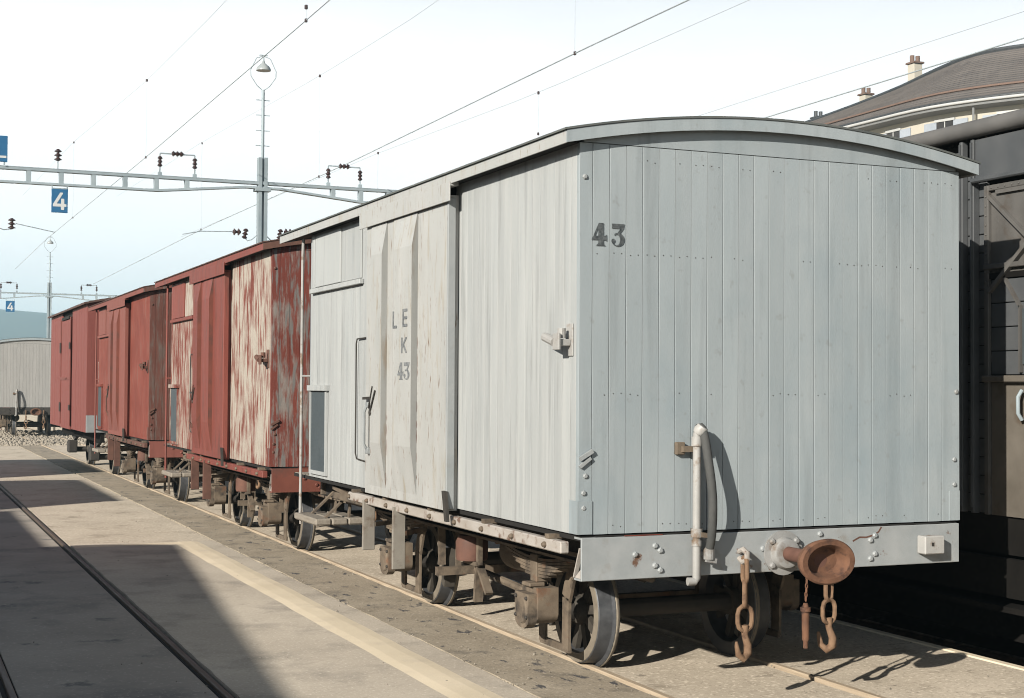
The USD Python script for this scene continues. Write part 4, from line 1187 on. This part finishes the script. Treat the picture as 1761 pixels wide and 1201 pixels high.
def wire(label, x, pts, r, droppers=None):
    """Overhead wire along the track at x through (y, z) points."""
    t = thing('overhead_wire', label, 'wire', (0, 0, 0), 0, None)
    Y = np.array([p[0] for p in pts]); Z = np.array([p[1] for p in pts])
    k = np.linspace(Y[0], Y[-1], 30)
    obj('strand', MB().tube([(x, y, float(np.interp(y, Y, Z))) for y in k], r, 6), 'wire_metal', t, smooth=True)
    for (y, za, zb) in droppers or []:
        obj('dropper', MB().cyl((x, y, za), (x, y, zb), .003, 5), 'wire_metal', t)
        obj('clip', MB().lathe([(0, -.05), (.035, -.035), (.035, .035), (0, .05)], (x, y, zb), (0, 0, 1), 8), 'insulator_brown', t)
        obj('clip', MB().lathe([(0, -.045), (.03, -.03), (.03, .03), (0, .045)], (x, y, za), (0, 0, 1), 8), 'insulator_brown', t)
    return t


wire('thick overhead wire rising from the right bracket of the nearer gantry', 7.75, [(-20, 8.06), (14.3, 8.08), (18.6, 8.10), (34, 8.06), (54, 8.22), (90, 8.1)], .014, [(18.6, 8.10, 11.0), (36.7, 8.08, 11.2), (55, 8.22, 11.9)])
wire('faint upper catenary wire above the thick wire right of the lamp', 7.75, [(-20, 11.6), (10, 11.0), (28.4, 11.0), (36.7, 11.2), (55, 11.95), (80, 12.6)], .005)
wire('overhead wire running steeply up past the lamp mast', 2.95, [(-20, 8.7), (20.6, 8.69), (39.5, 8.75), (70, 9.0), (90, 8.9)], .0105, [(20.6, 8.69, 8.95), (39.5, 8.75, 11.17), (59, 8.9, 12.2)])
wire('faint topmost catenary wire at the upper left', 2.95, [(5, 10.6), (29.4, 10.88), (39.7, 11.17), (59.3, 12.25), (85, 13.0)], .0045)
wire('faint wire just under the thick overhead wire', 11.5, [(-10, 9.45), (18.3, 9.48), (28.6, 9.5), (42.4, 9.9), (80, 10.4)], .006, [(28.6, 8.4, 9.5), (42.4, 8.6, 9.9)])
wire('wire passing low over the building roof at right', 15.0, [(0, 8.2), (14.4, 8.2), (23.2, 8.17), (60, 8.3)], .014)
wire('thin wire above the building at right', 15.0, [(0, 8.7), (14.4, 8.7), (26.2, 8.75), (60, 8.95)], .005)

# ------------------------------------------------------------------ apartment house beyond
Bd = thing('apartment_house', 'cream apartment house with rounded corner and brown tiled roof at right', 'house')
from scipy.interpolate import make_interp_spline as mis
fac = np.array([(62, 36.0), (55.5, 38.6), (50.0, 41.8), (47.0, 44.4), (45.15, 46.9), (44.0, 49.0), (43.2, 51.4), (42.95, 54.5), (42.8, 58.4), (42.8, 64), (42.8, 72), (42.8, 84), (42.8, 98)])
tt = np.concatenate([[0], np.cumsum(np.linalg.norm(np.diff(fac, axis=0), axis=1))])
fs = mis(tt, fac, k=3)
ss = np.linspace(0, tt[-1], 70)
FP = fs(ss)
FT = fs.derivative()(ss); FT /= np.linalg.norm(FT, axis=1)[:, None]
FN = np.stack([-FT[:, 1], FT[:, 0]], 1) * -1.0            # outward (towards the yard)
if (FN[30] @ np.array([-1, 0])) < 0:
    FN = -FN
EZ = 15.64


def ribbon(o0, z0, o1, z1, b=None):
    """Strip swept along the facade between (offset, height) pairs."""
    b = b or MB()
    a = np.column_stack([FP + FN * o0, np.full(len(FP), z0)])
    c = np.column_stack([FP + FN * o1, np.full(len(FP), z1)])
    n = len(FP)
    b.add(np.vstack([a, c]), [(i, n + i, n + i + 1, i + 1) for i in range(n - 1)] )
    return b


obj('wall', ribbon(-.45, -.03, -.45, EZ - .25), 'render_wall', Bd)
obj('eave_soffit', ribbon(-.45, EZ - .30, .28, EZ - .22), 'eave_grey', Bd)
obj('eave_cornice', ribbon(.28, EZ - .22, .30, EZ - .06), 'eave_grey', Bd)
gt = MB()
gt.tube(np.column_stack([FP + FN * .36, np.full(len(FP), EZ - .02)]), .075, 8)
obj('gutter', gt, 'eave_white', Bd, smooth=40)
gt = MB()
gt.tube(np.column_stack([FP + FN * .33, np.full(len(FP), EZ + .10)]), .06, 6)
obj('roof_edge', gt, 'gutter_dark', Bd, smooth=40)
RPm = np.array([(66.0, 43.0), (60.5, 45.5), (55.5, 48.2), (52.5, 50.2), (50.6, 52.0), (49.7, 53.6), (49.3, 55.3), (49.6, 58.0), (50.3, 61.4), (51.0, 65), (52.0, 72), (53, 84), (54, 98)])
RP = mis(tt, RPm, k=2)(ss)
RZ = np.interp(FP[:, 1], [36, 50, 60, 70, 98], [19.7, 19.66, 19.5, 19.5, 19.5])
EV = np.column_stack([FP + FN * .30, np.full(len(FP), EZ + .12)])
RD = np.column_stack([RP, RZ])
rf = part('roof', Bd)
rows = 22
for k in range(rows):
    a0, a1 = k / rows, (k + 1) / rows
    lo_, hi_ = EV * (1 - a0) + RD * a0, EV * (1 - a1) + RD * a1
    lo_ = lo_ + np.array([0, 0, .05])
    n = len(lo_)
    obj('tile_course', MB().add(np.vstack([lo_, hi_, lo_ - np.array([0, 0, .06])]), [(i, i + 1, n + i + 1, n + i) for i in range(n - 1)] + [(2 * n + i, 2 * n + i + 1, i + 1, i) for i in range(n - 1)]), 'brown_tiles', rf)
mid = EV * .82 + RD * .18 + np.array([0, 0, .09])
obj('snow_guard', MB().tube(mid, .07, 6), 'ridge_tiles', rf)
obj('ridge_cap', MB().tube(RD + np.array([0, 0, .06]), .14, 8), 'gutter_dark', rf, smooth=40)
back = RD + np.column_stack([-FN * 9.0, np.full(len(FP), -4.0)])
n = len(RD)
obj('back_slope', MB().add(np.vstack([RD, back]), [(i, i + 1, n + i + 1, n + i) for i in range(n - 1)]), 'brown_tiles', rf)
bx = back.copy(); bx[:, 2] = 0
obj('back_wall', MB().add(np.vstack([back, bx]), [(i, i + 1, n + i + 1, n + i) for i in range(n - 1)]), 'render_wall', Bd)
for (x, y, z, h_, w) in ((50.6, 61.6, 19.0, 2.0, .60), (52.4, 68.6, 18.9, 1.7, .6), (54.0, 76.0, 18.8, 1.7, .65)):
    ch = part('chimney', Bd)
    obj('stack', MB().box((x - w / 2, y - w / 2, z), (x + w / 2, y + w / 2, z + h_ - .35), .02), 'render_wall', ch)
    b = MB().box((x - w / 2 - .08, y - w / 2 - .08, z + h_ - .34), (x + w / 2 + .08, y + w / 2 + .08, z + h_ - .24))
    for e in (-.2, .2):
        b.cyl((x + e, y, z + h_ - .24), (x + e, y, z + h_ + .15), .13, 10)
    obj('chimney_pot', b, 'ridge_tiles' if w < .65 else 'gutter_dark', ch)


def facade_box(s_mid, w, z0, z1, o0, o1, b):
    p = fs(s_mid); d = fs.derivative()(s_mid); d = d / np.linalg.norm(d)
    nn = FN[int(np.argmin(abs(ss - s_mid)))]
    pts = [(*(p + d * e * w / 2 + nn * o), z) for e in (-1, 1) for o in (o0, o1) for z in (z0, z1)]
    return b.hull(pts)


def s_at(y):
    return float(np.interp(y, FP[:, 1], ss))


for yy in (44.4, 47.6, 50.75, 54.35, 58.1, 61.9, 65.7, 69.5):
    sm = s_at(yy)
    for z0 in (13.35, 10.3):
        w_ = part('window', Bd)
        obj('pane', facade_box(sm, 1.0, z0, z0 + 1.62, -.46, -.42, MB()), 'window_dark', w_)
        b = MB()
        facade_box(sm, 1.16, z0 + 1.62, z0 + 1.74, -.46, -.36, b)
        facade_box(sm, 1.16, z0 - .08, z0, -.46, -.34, b)
        facade_box(sm, .05, z0, z0 + 1.62, -.415, -.39, b)
        obj('window_frame', b, 'eave_white', w_)
        for e in (-1, 1):
            obj('shutter', facade_box(sm + e * .92, .78, z0 - .02, z0 + 1.64, -.445, -.39, MB()), 'shutter_blue', w_)
dpn = s_at(49.0)
p = fs(dpn)
obj('downpipe', MB().cyl((p[0] - .05, p[1], 0), (p[0] - .05, p[1], EZ - .1), .06, 8), 'eave_grey', Bd)

# ------------------------------------------------------------------ hills and haze
hx = np.linspace(-900, 2600, 110)
hy = np.linspace(1300, 2600, 26)
hv = []
for j, y in enumerate(hy):
    a = (y - hy[0]) / (hy[-1] - hy[0])
    for x in hx:
        n_ = meshkit.fbm(np.array([x * .004, y * .004, 0.0]), 5, 11)
        prof_ = math.sin(min(a / .35, 1) * math.pi / 2)
        hv.append((x, y, -1 + prof_ * (50 + 38 * math.exp(-((x + 150) / 900) ** 2) + 22 * (n_ - .5)) * (1 if x < 1500 else max(0, 1 - (x - 1500) / 1100))))
nn = len(hx)
hf = [(j * nn + i, j * nn + i + 1, (j + 1) * nn + i + 1, (j + 1) * nn + i) for j in range(len(hy) - 1) for i in range(nn - 1)]
obj('hills', (np.array(hv), np.array(hf)), 'hill_forest', smooth=True, kind='structure')

z0, z1 = -1.5, 118.0
hz = MB().box((-3000, -3000, z0), (3000, 3000, z1)).get()
usdkit.material(stage, '/World/Looks/haze_air', {'v': ('principled_volume', {'color': (.64, .90, 1.0), 'density': .0006, 'anisotropy': .2})}, [], volume='v.volume')
hp_ = usdkit.mesh(stage, '/World/haze', hz, '/World/Looks/haze_air')
meta(hp_.GetPrim(), None, None, None, 'stuff')
